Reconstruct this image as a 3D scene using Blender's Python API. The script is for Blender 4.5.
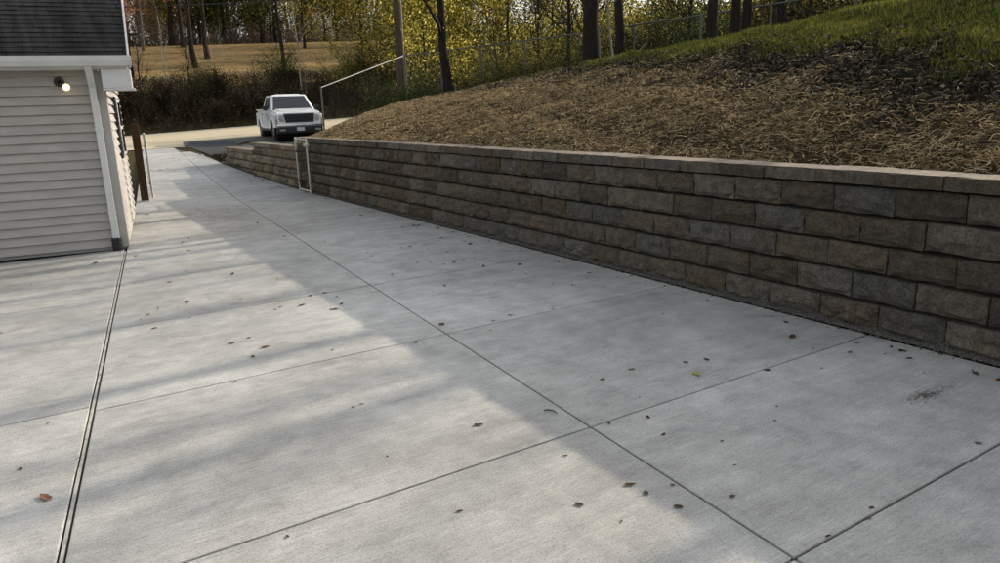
import bpy, bmesh, math, random
import numpy as np
from mathutils import Vector, Matrix

for o in list(bpy.data.objects): bpy.data.objects.remove(o)
scene = bpy.context.scene
C = scene.collection

# ---------------------------------------------------------------- camera
CAMH = 1.75
cam_d = bpy.data.cameras.new('camera'); cam_d.sensor_width = 36.0; cam_d.lens = 26.46
cam_d.clip_start = 0.05; cam_d.clip_end = 3000
cam = bpy.data.objects.new('camera', cam_d); C.objects.link(cam)
cam.matrix_world = Matrix(((0.83926, 0.15490, -0.52119, 0), (-0.54266, 0.17881, -0.82070, 0),
                           (-0.03393, 0.97161, 0.23412, CAMH), (0, 0, 0, 1)))
scene.camera = cam
# ---------------------------------------------------------------- sky, sun, exposure
SUN_AZ = math.radians(4.0)       # from +X towards +Y
SUN_EL = math.radians(21.3)
world = bpy.data.worlds.new('World'); scene.world = world; world.use_nodes = True
wn = world.node_tree; wn.nodes.clear()
wo = wn.nodes.new('ShaderNodeOutputWorld'); wb = wn.nodes.new('ShaderNodeBackground'); ws = wn.nodes.new('ShaderNodeTexSky')
ws.sky_type = 'NISHITA'; ws.sun_disc = False; ws.sun_elevation = SUN_EL
ws.sun_rotation = math.pi / 2 - SUN_AZ
ws.air_density = 1.0; ws.dust_density = 2.5; ws.ozone_density = 1.0
wb.inputs['Strength'].default_value = 0.15
whs = wn.nodes.new('ShaderNodeHueSaturation'); whs.inputs['Saturation'].default_value = 0.30     # thin high haze: a pale sky
wn.links.new(ws.outputs[0], whs.inputs['Color']); wn.links.new(whs.outputs[0], wb.inputs[0]); wn.links.new(wb.outputs[0], wo.inputs[0])
sun_d = bpy.data.lights.new('sun', 'SUN'); sun_d.energy = 2.75; sun_d.angle = math.radians(0.6); sun_d.color = (1.0, 0.89, 0.72)
sun = bpy.data.objects.new('sun', sun_d); C.objects.link(sun)
sd = Vector((math.cos(SUN_EL) * math.cos(SUN_AZ), math.cos(SUN_EL) * math.sin(SUN_AZ), math.sin(SUN_EL)))
sun.rotation_euler = sd.to_track_quat('Z', 'Y').to_euler(); sun.location = sd * 60
scene.view_settings.view_transform = 'Standard'; scene.view_settings.look = 'None'
scene.view_settings.gamma = 1.0; scene.view_settings.exposure = 0.87
scene.view_settings.use_curve_mapping = False

RNG = np.random.default_rng(7); random.seed(7)

# ---------------------------------------------------------------- terrain functions
def sm(a, b, x):
    t = np.clip((np.asarray(x, float) - a) / (b - a), 0, 1); return t * t * (3 - 2 * t)
def gd(x, y):
    x = np.asarray(x, float); y = np.asarray(y, float)
    b = .5 * sm(15, 35, y) + .018 * np.clip(y - 33, 0, 14.5) + .038 * (np.clip(x, -20, 45) - 6) * sm(29, 42, y)
    b = b + .31 * np.clip(y - 48, 0, 10) + .175 * np.clip(y - 58, 0, 26) + .03 * np.clip(y - 84, 0, 60)
    return b
CYL = [-40, -5, 3, 5.2, 6.9, 8.3, 10.5, 13.5, 17.75, 21.3, 25, 34]
CZL = [3.6, 3.5, 3.35, 3.22, 3.07, 2.97, 2.84, 2.66, 2.33, 2.1, 1.76, 1.2]
def hillw(x, y): return 1 - sm(0, 9, np.asarray(y, float) - 15.2 - (np.asarray(x, float) - 5.5) * 1.3)
def G(x, y):
    x = np.asarray(x, float); y = np.asarray(y, float)
    b = gd(x, y); zc = np.interp(y, CYL, CZL)
    s = (x - 5.5) / 6.0
    hz = np.where(s < 1, 1.12 + (zc - 1.12) * s, zc - .12 * np.clip(x - 11.5, 0, 5))
    w = hillw(x, y) * (x > 5.35)
    return b + (hz - b) * w
def g(x, y): return float(G(x, y))
_lr = np.random.default_rng(21); _K = [(a * s_, b * s_, p_, .030 / s_ ** .8) for (a, b, p_), s_ in zip(_lr.uniform((-1, -1, 0), (1, 1, 6.28), (26, 3)), np.linspace(3, 26, 26))]
def lump(x, y):
    z = 0
    for a, b, p_, am in _K: z = z + am * np.sin(a * x + b * y + p_)
    return z * sm(5.45, 5.9, x)

# ---------------------------------------------------------------- node helpers
def mat(name):
    m = bpy.data.materials.new(name); m.use_nodes = True
    nt = m.node_tree; bs = nt.nodes['Principled BSDF']
    return m, nt, bs
def nd(nt, t, **kw):
    n = nt.nodes.new(t)
    for k, v in kw.items():
        if k in n.inputs: n.inputs[k].default_value = v
        else: setattr(n, k, v)
    return n
def pos(nt, scale=(1, 1, 1), rot=(0, 0, 0), obj=False):
    src = nd(nt, 'ShaderNodeTexCoord').outputs['Object'] if obj else nd(nt, 'ShaderNodeNewGeometry').outputs['Position']
    mp = nd(nt, 'ShaderNodeMapping'); mp.inputs['Scale'].default_value = scale; mp.inputs['Rotation'].default_value = rot
    nt.links.new(src, mp.inputs['Vector']); return mp.outputs[0]
def noise(nt, vec, scale, detail=4, rough=.55, dist=0):
    n = nd(nt, 'ShaderNodeTexNoise'); n.inputs['Scale'].default_value = scale; n.inputs['Detail'].default_value = detail
    n.inputs['Roughness'].default_value = rough; n.inputs['Distortion'].default_value = dist
    if vec is not None: nt.links.new(vec, n.inputs['Vector'])
    return n.outputs['Fac']
def ramp(nt, fac, stops):
    r = nd(nt, 'ShaderNodeValToRGB'); cr = r.color_ramp
    while len(cr.elements) < len(stops): cr.elements.new(.5)
    for e, (p, c) in zip(cr.elements, stops):
        e.position = p; e.color = (c[0], c[1], c[2], 1) if not isinstance(c, (int, float)) else (c, c, c, 1)
    nt.links.new(fac, r.inputs[0]); return r.outputs[0]
def mix(nt, a, b, fac=.5, mode='MIX'):
    m = nd(nt, 'ShaderNodeMix', data_type='RGBA', blend_type=mode)
    for sock, v in ((m.inputs[0], fac), (m.inputs[6], a), (m.inputs[7], b)):
        if isinstance(v, (int, float)): sock.default_value = v
        elif isinstance(v, tuple): sock.default_value = (v[0], v[1], v[2], 1)
        else: nt.links.new(v, sock)
    return m.outputs[2]
def bump(nt, bs, h, strength=.3, dist=.01, prev=None):
    b = nd(nt, 'ShaderNodeBump'); b.inputs['Strength'].default_value = strength; b.inputs['Distance'].default_value = dist
    nt.links.new(h, b.inputs['Height'])
    if prev is not None: nt.links.new(prev, b.inputs['Normal'])
    nt.links.new(b.outputs[0], bs.inputs['Normal']); return b.outputs[0]
def simple(name, col, rough=.6, metal=0, var=.12, scale=8, obj=True):
    m, nt, bs = mat(name)
    n = noise(nt, pos(nt, obj=obj), scale, 5)
    c0 = tuple(c * (1 - var) for c in col); c1 = tuple(min(1, c * (1 + var)) for c in col)
    nt.links.new(ramp(nt, n, [(.3, c0), (.7, c1)]), bs.inputs['Base Color'])
    bs.inputs['Roughness'].default_value = rough; bs.inputs['Metallic'].default_value = metal
    return m

# ---- concrete
def make_concrete():
    m, nt, bs = mat('broomed_concrete')
    p = pos(nt)
    big = ramp(nt, noise(nt, p, .55, 6, .6, .4), [(.32, (.40, .39, .36)), (.68, (.59, .58, .545))])
    mid = ramp(nt, noise(nt, p, 3.6, 8, .75), [(.30, .70), (.65, 1.08)])
    br = noise(nt, pos(nt, (3.0, 34, 1), (0, 0, .05)), 1.7, 7, .8)
    brc = ramp(nt, br, [(.34, .72), (.66, 1.13)])
    br2 = noise(nt, pos(nt, (.35, 7, 1), (0, 0, .1)), 1.4, 4, .6)
    br2c = ramp(nt, br2, [(.32, .90), (.70, 1.04)])
    sp = noise(nt, p, 85, 3, .85)
    spc = ramp(nt, sp, [(.32, .50), (.50, 1.04), (.70, 1.14)])
    st = ramp(nt, noise(nt, pos(nt, (1, 1.6, 1)), 1.15, 5, .7, .8), [(.54, 1.0), (.74, .72)])
    c = mix(nt, big, mid, 1, 'MULTIPLY'); c = mix(nt, c, brc, .70, 'MULTIPLY'); c = mix(nt, c, br2c, 1, 'MULTIPLY')
    vo = nd(nt, 'ShaderNodeTexVoronoi'); vo.inputs['Scale'].default_value = 19; nt.links.new(p, vo.inputs['Vector'])
    pit = ramp(nt, vo.outputs['Distance'], [(.055, .42), (.10, 1.0)])
    ps = ramp(nt, noise(nt, p, 2.1, 3, .6), [(.52, 0), (.62, .85)])
    spot = ramp(nt, noise(nt, p, 9, 3, .6), [(.68, (1, 1, 1)), (.78, (.80, .76, .68))])
    c = mix(nt, c, spc, .8, 'MULTIPLY'); c = mix(nt, c, st, 1, 'MULTIPLY'); c = mix(nt, c, pit, ps, 'MULTIPLY'); c = mix(nt, c, spot, 1, 'MULTIPLY')
    oi = nd(nt, 'ShaderNodeObjectInfo')
    c = mix(nt, c, ramp(nt, oi.outputs['Random'], [(0, .92), (1, 1.05)]), 1, 'MULTIPLY')
    nt.links.new(c, bs.inputs['Base Color']); bs.inputs['Roughness'].default_value = .82
    b1 = bump(nt, bs, br, .6, .008); bump(nt, bs, noise(nt, p, 60, 4, .7), .3, .004, b1)
    return m
M = {}
M['concrete'] = make_concrete()
M['joint'] = simple('joint_dirt', (.05, .046, .04), .95, 0, .4, 20, False)
M['expansion'] = simple('expansion_filler', (.40, .385, .34), .9, 0, .35, 14, False)

def make_block(name='split_face_block', gain=1.0, tint=(1, 1, 1)):
    m, nt, bs = mat(name)
    p = pos(nt)
    oi = nd(nt, 'ShaderNodeObjectInfo')
    base = ramp(nt, oi.outputs['Random'], [(0, (.090, .070, .045)), (.25, (.125, .104, .072)), (.5, (.175, .155, .120)), (.7, (.115, .108, .092)), (.85, (.150, .118, .080)), (1, (.080, .066, .048))])
    mott = ramp(nt, noise(nt, p, 13, 6, .75), [(.3, .45), (.7, 1.4)])
    fine = ramp(nt, noise(nt, p, 60, 5, .85), [(.34, .35), (.5, .95), (.66, 1.6)])
    warm = ramp(nt, noise(nt, p, 2.3, 3), [(.4, (1, 1, 1)), (.68, (1.06, .97, .86))])
    c = mix(nt, base, mott, 1, 'MULTIPLY'); c = mix(nt, c, fine, 1, 'MULTIPLY'); c = mix(nt, c, warm, 1, 'MULTIPLY')
    c = mix(nt, c, tuple(gain * t_ for t_ in tint), 1, 'MULTIPLY')
    nt.links.new(c, bs.inputs['Base Color']); bs.inputs['Roughness'].default_value = .95
    b1 = bump(nt, bs, noise(nt, p, 16, 7, .75), 1.0, .06); bump(nt, bs, noise(nt, p, 70, 4, .8), .7, .01, b1)
    return m
M['block'] = make_block()
M['block_sunlit'] = make_block('sunlit_split_face_block', 1.6, (1.05, 1, .90))  # same block, lighter and warmer: sunlight on the low end painted in
def make_cap():
    m, nt, bs = mat('wall_cap')
    p = pos(nt); oi = nd(nt, 'ShaderNodeObjectInfo')
    base = ramp(nt, oi.outputs['Random'], [(0, (.20, .155, .11)), (.5, (.25, .20, .15)), (1, (.22, .17, .125))])
    mott = ramp(nt, noise(nt, p, 9, 7, .8), [(.32, .50), (.68, 1.25)])
    fine = ramp(nt, noise(nt, p, 90, 3, .8), [(.3, .75), (.62, 1.15)])
    c = mix(nt, base, mott, 1, 'MULTIPLY'); c = mix(nt, c, fine, 1, 'MULTIPLY')
    nt.links.new(c, bs.inputs['Base Color']); bs.inputs['Roughness'].default_value = .93
    bump(nt, bs, noise(nt, p, 50, 5, .75), .6, .01)
    return m
M['cap'] = make_cap()
M['gravel'] = simple('gravel', (.085, .078, .066), .95, 0, .7, 60, False)

def make_ground():
    m, nt, bs = mat('dry_ground')
    p = pos(nt)
    a = ramp(nt, noise(nt, p, .35, 6, .6), [(.35, (.055, .045, .022)), (.5, (.085, .068, .035)), (.68, (.06, .07, .022))])
    f = ramp(nt, noise(nt, p, 22, 5, .75), [(.3, .5), (.7, 1.4)])
    nt.links.new(mix(nt, a, f, 1, 'MULTIPLY'), bs.inputs['Base Color']); bs.inputs['Roughness'].default_value = 1; bs.inputs['Specular IOR Level'].default_value = 0.05
    bump(nt, bs, noise(nt, p, 14, 6, .8), .8, .05)
    return m
M['ground'] = make_ground()
def make_hill():
    m, nt, bs = mat('hill_soil')
    p = pos(nt)
    at = nd(nt, 'ShaderNodeAttribute', attribute_name='zone')
    sep = nd(nt, 'ShaderNodeSeparateColor'); nt.links.new(at.outputs['Color'], sep.inputs[0])
    n1 = noise(nt, p, 5, 6, .75); n2 = noise(nt, p, 30, 5, .8)
    straw = ramp(nt, n2, [(.35, (.025, .018, .010)), (.6, (.10, .072, .036)), (.8, (.24, .18, .09))])
    mulch = ramp(nt, n2, [(.35, (.012, .011, .008)), (.7, (.05, .042, .03))])
    grass = ramp(nt, n2, [(.35, (.014, .022, .005)), (.7, (.04, .05, .012))])
    c = mix(nt, straw, mulch, sep.outputs[0]); c = mix(nt, c, grass, sep.outputs[1])
    c = mix(nt, c, ramp(nt, n1, [(.3, .7), (.7, 1.15)]), 1, 'MULTIPLY')
    nt.links.new(c, bs.inputs['Base Color']); bs.inputs['Roughness'].default_value = 1; bs.inputs['Specular IOR Level'].default_value = 0.05
    bump(nt, bs, n2, 1, .05)
    return m
M['hill'] = make_hill()
def make_road():
    m, nt, bs = mat('worn_road')
    p = pos(nt)
    a = ramp(nt, noise(nt, pos(nt, (.05, 1, 1)), 1.2, 5, .6), [(.3, (.40, .335, .215)), (.55, (.58, .49, .33)), (.75, (.44, .36, .21))])
    f = ramp(nt, noise(nt, p, 18, 5, .75), [(.3, .8), (.7, 1.1)])
    nt.links.new(mix(nt, a, f, 1, 'MULTIPLY'), bs.inputs['Base Color']); bs.inputs['Roughness'].default_value = .9
    bump(nt, bs, noise(nt, p, 40, 4, .8), .4, .01)
    return m
M['road'] = make_road()
M['asphalt'] = simple('asphalt', (.085, .08, .072), .9, 0, .25, 3, False)
M['asphalt_new'] = simple('fresh_asphalt', (.022, .022, .024), .85, 0, .3, 6, False)
M['curb'] = simple('curb_concrete', (.52, .49, .42), .85, 0, .15, 3, False)

def leafmat(name, stops, trans=.45):
    m = bpy.data.materials.new(name); m.use_nodes = True; nt = m.node_tree; nt.nodes.clear()
    out = nd(nt, 'ShaderNodeOutputMaterial'); geo = nd(nt, 'ShaderNodeNewGeometry')
    col = ramp(nt, geo.outputs['Random Per Island'], stops)
    oi = nd(nt, 'ShaderNodeObjectInfo')
    col = mix(nt, col, ramp(nt, oi.outputs['Random'], [(0, .75), (1, 1.2)]), 1, 'MULTIPLY')
    d = nd(nt, 'ShaderNodeBsdfPrincipled'); d.inputs['Roughness'].default_value = .8; d.inputs['Specular IOR Level'].default_value = .15
    t = nd(nt, 'ShaderNodeBsdfTranslucent'); mx = nd(nt, 'ShaderNodeMixShader'); mx.inputs[0].default_value = trans
    nt.links.new(col, d.inputs['Base Color']); nt.links.new(col, t.inputs[0])
    nt.links.new(d.outputs[0], mx.inputs[1]); nt.links.new(t.outputs[0], mx.inputs[2]); nt.links.new(mx.outputs[0], out.inputs[0])
    return m
M['leaf_yg'] = leafmat('yellow_green_leaves', [(0, (.035, .040, .007)), (.3, (.10, .095, .014)), (.6, (.26, .22, .03)), (.85, (.50, .40, .07)), (1, (.68, .56, .20))], .5)
M['leaf_green'] = leafmat('green_leaves', [(0, (.012, .02, .006)), (.5, (.035, .05, .012)), (.85, (.09, .10, .025)), (1, (.24, .22, .08))])
M['leaf_orange'] = leafmat('orange_leaves', [(0, (.20, .07, .03)), (.5, (.40, .16, .07)), (1, (.55, .28, .13))])
M['leaf_dark'] = leafmat('dark_brush_leaves', [(0, (.014, .011, .006)), (.5, (.042, .031, .016)), (.85, (.10, .072, .037)), (.96, (.16, .12, .07)), (1, (.28, .22, .14))], .3)
M['leaf_brown'] = leafmat('brown_understory', [(0, (.13, .09, .07)), (.5, (.25, .18, .145)), (.8, (.38, .24, .16)), (1, (.40, .30, .09))], .4)
M['straw'] = leafmat('straw', [(0, (.065, .042, .021)), (.35, (.24, .165, .082)), (.68, (.52, .38, .19)), (.92, (.70, .54, .30)), (1, (.80, .66, .42))], .25)
M['mulch'] = leafmat('mulch_chips', [(0, (.014, .013, .009)), (.55, (.040, .034, .022)), (.9, (.09, .072, .046)), (1, (.22, .19, .13))], .1)
M['grass'] = leafmat('grass_blades', [(0, (.035, .052, .007)), (.5, (.11, .122, .017)), (.88, (.24, .22, .04)), (1, (.40, .32, .11))], .4)
M['tan_grass'] = leafmat('dry_grass', [(0, (.22, .15, .06)), (.6, (.38, .27, .12)), (1, (.26, .25, .08))], .3)
M['dead'] = leafmat('dead_leaves', [(0, (.03, .022, .013)), (.6, (.09, .06, .032)), (.9, (.17, .12, .06)), (1, (.08, .09, .03))], .2)
M['fallen'] = leafmat('fallen_leaf', [(0, (.028, .019, .012)), (.55, (.075, .046, .024)), (.85, (.16, .095, .045)), (1, (.28, .18, .08))], .1)
M['fallen_orange'] = simple('fallen_orange_leaf', (.20, .085, .045), .7)
M['fallen_yellow'] = simple('fallen_yellow_leaf', (.30, .28, .06), .7)

def make_bark(name, c0, c1):
    m, nt, bs = mat(name)
    p = pos(nt, (1, 1, .12))
    n = noise(nt, p, 26, 6, .8, .6)
    nt.links.new(ramp(nt, n, [(.3, c0), (.7, c1)]), bs.inputs['Base Color']); bs.inputs['Roughness'].default_value = .95; bs.inputs['Specular IOR Level'].default_value = .1
    bump(nt, bs, n, 1, .04)
    return m
M['bark'] = make_bark('dark_bark', (.010, .008, .006), (.045, .037, .029))
M['bark_grey'] = make_bark('grey_bark', (.07, .06, .05), (.17, .15, .125))
M['bark_pale'] = make_bark('pale_bark', (.18, .155, .12), (.38, .34, .27))
M['wood_pole'] = make_bark('weathered_pole', (.05, .035, .026), (.13, .09, .065))
M['post_wood'] = make_bark('brown_post_wood', (.045, .028, .014), (.12, .078, .04))

# house
def make_siding():
    m, nt, bs = mat('grey_vinyl_siding')
    n = noise(nt, pos(nt, (1, 1, 3)), 3, 5, .6)
    f = noise(nt, pos(nt, (.6, .6, 14)), 6, 4, .6)
    c = ramp(nt, n, [(.3, (.335, .308, .278)), (.7, (.415, .382, .345))])
    c = mix(nt, c, ramp(nt, f, [(.3, .9), (.7, 1.05)]), 1, 'MULTIPLY')
    nt.links.new(c, bs.inputs['Base Color']); bs.inputs['Roughness'].default_value = .55
    bump(nt, bs, f, .1, .003)
    return m
M['siding'] = make_siding()
M['trim'] = simple('white_trim', (.60, .59, .56), .5, 0, .08, 4)
M['trim_grey'] = simple('grey_corner_trim', (.38, .36, .33), .55, 0, .08, 4)
def make_shingle():
    m, nt, bs = mat('black_shingle')
    p = pos(nt)
    c = ramp(nt, noise(nt, p, 120, 3, .8), [(.3, (.008, .008, .008)), (.7, (.034, .033, .032))])
    c = mix(nt, c, ramp(nt, noise(nt, pos(nt, (3.2, .2, .2)), 2.5, 2), [(.35, .6), (.65, 1.5)]), 1, 'MULTIPLY')
    nt.links.new(c, bs.inputs['Base Color']); bs.inputs['Roughness'].default_value = .95; bs.inputs['Specular IOR Level'].default_value = .15
    bump(nt, bs, noise(nt, p, 200, 2), .5, .004)
    return m
M['shingle'] = make_shingle()
M['black'] = simple('black_plastic', (.012, .012, .012), .55)
M['darkmetal'] = simple('dark_metal', (.03, .028, .026), .45, .6)
m_, nt_, bs_ = mat('lit_bulb'); bs_.inputs['Base Color'].default_value = (.6, .52, .36, 1)
bs_.inputs['Emission Color'].default_value = (1, .80, .45, 1); bs_.inputs['Emission Strength'].default_value = 1.0
M['bulb'] = m_
def glassmat(name, col, rough=.05):
    m, nt, bs = mat(name); n = noise(nt, pos(nt, obj=True), 2, 2)
    nt.links.new(ramp(nt, n, [(.3, tuple(c * .8 for c in col)), (.7, col)]), bs.inputs['Base Color'])
    bs.inputs['Roughness'].default_value = rough; bs.inputs['Specular IOR Level'].default_value = .8
    return m
M['glass'] = glassmat('dark_window_glass', (.02, .026, .032))
M['galv'] = simple('galvanised_steel', (.50, .48, .43), .5, .55, .15, 12)
M['galv_dark'] = simple('weathered_steel', (.10, .095, .085), .6, .5, .2, 12)
M['paint'] = simple('white_truck_paint', (.78, .78, .77), .25, 0, .03, 3)
M['chrome'] = simple('chrome', (.62, .62, .62), .18, .9, .05, 3)
M['tyre'] = simple('tyre_rubber', (.018, .018, .018), .85)
M['rim'] = simple('alloy_rim', (.42, .42, .42), .35, .7)
M['lamp_lens'] = glassmat('headlight_lens', (.34, .33, .31), .12)
M['plate'] = simple('license_plate', (.55, .56, .58), .5)
M['decal'] = simple('blue_door_decal', (.12, .15, .32), .4)
M['amber'] = simple('amber_lens', (.45, .16, .02), .3)
M['stone'] = simple('grey_stone', (.13, .125, .12), .95, 0, .4, 25)

# ---------------------------------------------------------------- mesh helpers
def link(name, me, m=None, parent=None):
    o = bpy.data.objects.new(name, me); C.objects.link(o)
    if m is not None and me is not None:
        if not me.materials: me.materials.append(M[m] if isinstance(m, str) else m)
    if parent: o.parent = parent
    return o
def empty(name, loc=(0, 0, 0), rz=0):
    o = bpy.data.objects.new(name, None); C.objects.link(o); o.location = loc; o.rotation_euler = (0, 0, rz)
    o.empty_display_size = .2
    return o
def tag(o, label=None, cat=None, group=None, kind=None):
    if label: o['label'] = label
    if cat: o['category'] = cat
    if group: o['group'] = group
    if kind: o['kind'] = kind
    return o
def mesh_np(name, V, F, m=None, smooth=False):
    V = np.ascontiguousarray(V, np.float32); F = np.ascontiguousarray(F, np.int32)
    k = F.shape[1]; me = bpy.data.meshes.new(name)
    me.vertices.add(len(V)); me.vertices.foreach_set('co', V.ravel())
    me.loops.add(F.size); me.loops.foreach_set('vertex_index', F.ravel())
    me.polygons.add(len(F)); me.polygons.foreach_set('loop_start', np.arange(0, F.size, k, dtype=np.int32))
    me.polygons.foreach_set('loop_total', np.full(len(F), k, np.int32))
    if smooth: me.polygons.foreach_set('use_smooth', np.ones(len(F), bool))
    me.update(calc_edges=True); me.validate()
    if m: me.materials.append(M[m])
    return me
class MB:
    """collects polygons of one part"""
    def __init__(s): s.v = []; s.f = []
    def box(s, lo, hi, R=None):
        n = len(s.v)
        P = [(x, y, z) for z in (lo[2], hi[2]) for y in (lo[1], hi[1]) for x in (lo[0], hi[0])]
        if R is not None: P = [tuple(R @ Vector(p)) for p in P]
        s.v += P
        s.f += [tuple(n + i for i in q) for q in ((0, 2, 3, 1), (4, 5, 7, 6), (0, 1, 5, 4), (2, 6, 7, 3), (0, 4, 6, 2), (1, 3, 7, 5))]
        return s
    def hexa(s, P):
        n = len(s.v); s.v += [tuple(p) for p in P]
        s.f += [tuple(n + i for i in q) for q in ((0, 3, 2, 1), (4, 5, 6, 7), (0, 1, 5, 4), (1, 2, 6, 5), (2, 3, 7, 6), (3, 0, 4, 7))]
        return s
    def tube(s, pts, rad, sides=8, cap=True):
        pts = [Vector(p) for p in pts]; n0 = len(s.v)
        if isinstance(rad, (int, float)): rad = [rad] * len(pts)
        for i, p in enumerate(pts):
            t = (pts[min(i + 1, len(pts) - 1)] - pts[max(i - 1, 0)]).normalized()
            a = t.orthogonal().normalized() if abs(t.z) > .99 else t.cross(Vector((0, 0, 1))).normalized()
            b = t.cross(a)
            for k in range(sides):
                q = 2 * math.pi * k / sides
                s.v.append(tuple(p + (a * math.cos(q) + b * math.sin(q)) * rad[i]))
        for i in range(len(pts) - 1):
            for k in range(sides):
                a0 = n0 + i * sides + k; a1 = n0 + i * sides + (k + 1) % sides
                s.f.append((a0, a1, a1 + sides, a0 + sides))
        if cap:
            s.f.append(tuple(n0 + k for k in range(sides))[::-1]); e = n0 + (len(pts) - 1) * sides
            s.f.append(tuple(e + k for k in range(sides)))
        return s
    def mesh(s, name, m=None, smooth=False, bevel=0, seg=1):
        me = bpy.data.meshes.new(name); me.from_pydata(s.v, [], s.f)
        bm = bmesh.new(); bm.from_mesh(me)
        bmesh.ops.recalc_face_normals(bm, faces=bm.faces)
        if bevel: bmesh.ops.bevel(bm, geom=list(bm.edges), offset=bevel, segments=seg, affect='EDGES', profile=.6, clamp_overlap=True)
        if smooth:
            for f in bm.faces: f.smooth = True
        bm.to_mesh(me); bm.free()
        if m: me.materials.append(M[m])
        return me
    def build(s, name, m, parent=None, **kw): return link(name, s.mesh(name, m, **kw), None, parent)

def leaf_quads(Cn, size, rng, aspect=.6, flat=0.0):
    """diamond leaves: n centres -> verts, quads"""
    n = len(Cn); size = np.broadcast_to(size, (n,))
    a = rng.normal(size=(n, 3)); a[:, 2] *= (1 - flat); a /= np.linalg.norm(a, axis=1)[:, None] + 1e-9
    b = rng.normal(size=(n, 3)); b[:, 2] *= (1 - flat); b -= (b * a).sum(1)[:, None] * a; b /= np.linalg.norm(b, axis=1)[:, None] + 1e-9
    L = a * size[:, None] * .5; Wd = b * size[:, None] * .5 * aspect
    V = np.stack([Cn - L, Cn + Wd, Cn + L, Cn - Wd], 1).reshape(-1, 3)
    return V, np.arange(4 * n).reshape(n, 4)

# ---------------------------------------------------------------- setting: ground, road, hill, bank
def grid(xs, ys, fn, name, m, dz=0):
    X, Y = np.meshgrid(xs, ys); Z = fn(X, Y) + dz
    V = np.stack([X, Y, Z], -1).reshape(-1, 3); nx = len(xs); ny = len(ys)
    i = np.arange(nx * ny).reshape(ny, nx)
    F = np.stack([i[:-1, :-1], i[:-1, 1:], i[1:, 1:], i[1:, :-1]], -1).reshape(-1, 4)
    return mesh_np(name, V, F, m, True)
xs = np.concatenate([np.arange(-220, -20, 20), np.arange(-20, 60, 1.0), np.arange(60, 320, 20)])
ys = np.concatenate([np.arange(-60, -10, 10), np.arange(-10, 100, 1.0), np.arange(100, 420, 20)])
def gfun(X, Y):
    hill = (X > 5.4)
    w = hillw(X, Y)
    return np.where(hill & (w > .02) & (X < 39), gd(X, Y) - .12, G(X, Y) - np.where(Y > 28, .035, .10))
tag(link('ground', grid(xs, ys, gfun, 'ground', 'ground')), kind='structure')
hx = np.concatenate([np.arange(5.42, 16, .09), np.arange(16, 40.1, 1.0)]); hy = np.concatenate([np.arange(-40, -4, 4.0), np.arange(-4, 34.01, .13)])
def hfun(X, Y):
    r = np.random.default_rng(3)
    return G(X, Y) + lump(X, Y) + r.normal(0, .008, X.shape) * sm(5.42, 5.9, X)
hill_me = grid(hx, hy, hfun, 'hillside', 'hill')
SY = [-5, 3, 3.8, 5.2, 7.6, 10.2, 12.4, 15, 20, 30]; SX = [6.3, 6.65, 6.8, 7.3, 8.35, 9.2, 9.5, 9.9, 10.6, 12]
GY = [-5, 3.6, 4.7, 6.8, 8.8, 10.5, 12.7, 16, 22, 30]; GX = [7.2, 7.8, 8.4, 9.4, 9.7, 10.2, 10.8, 11.2, 11.8, 12]
nv = len(hill_me.vertices); co = np.empty(nv * 3, np.float32); hill_me.vertices.foreach_get('co', co); co = co.reshape(-1, 3)
sx = np.interp(co[:, 1], SY, SX); gx = np.interp(co[:, 1], GY, GX)
zc = np.zeros((nv, 4), np.float32); zc[:, 3] = 1
wob = .25 * np.sin(co[:, 1] * 2.1) + .2 * np.sin(co[:, 1] * 5.3)
zc[:, 0] = sm(-.35, .35, co[:, 0] - sx + wob); zc[:, 1] = sm(-.3, .3, co[:, 0] - gx + wob)
ca = hill_me.color_attributes.new('zone', 'FLOAT_COLOR', 'POINT'); ca.data.foreach_set('color', zc.ravel())
tag(link('hillside', hill_me), kind='structure')

def make_terrace():
    m, nt, bs = mat('dry_terrace_grass'); p = pos(nt)
    a = ramp(nt, noise(nt, pos(nt, (.35, 1, 1)), .8, 6, .65), [(.34, (.10, .072, .03)), (.48, (.28, .19, .085)), (.58, (.34, .235, .11)), (.70, (.14, .125, .04))])
    f = ramp(nt, noise(nt, p, 5, 6, .85), [(.32, .45), (.68, 1.35)])
    nt.links.new(mix(nt, a, f, 1, 'MULTIPLY'), bs.inputs['Base Color']); bs.inputs['Roughness'].default_value = 1; bs.inputs['Specular IOR Level'].default_value = .05
    return m
M['terrace'] = make_terrace()
tag(link('terrace', grid(np.arange(-30, 40.1, 1.0), np.arange(56.5, 87, 1.0), lambda X, Y: gd(X, Y), 'terrace', 'terrace', .0)), kind='structure')
def strip(name, m, xs, y0, y1, dz, ny=8, kind='structure'):
    fx = np.asarray(xs, float)
    def fn(X, Y): return gd(X, Y)
    me = grid(fx, np.linspace(y0, y1, ny), fn, name, m, dz); return tag(link(name, me), kind=kind)
strip('road', 'road', np.linspace(-120, 160, 141), 32.97, 47.2, .01, 16)
strip('road_edge_line', 'curb', np.linspace(-120, 160, 141), 46.3, 46.9, .016, 2)
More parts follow.
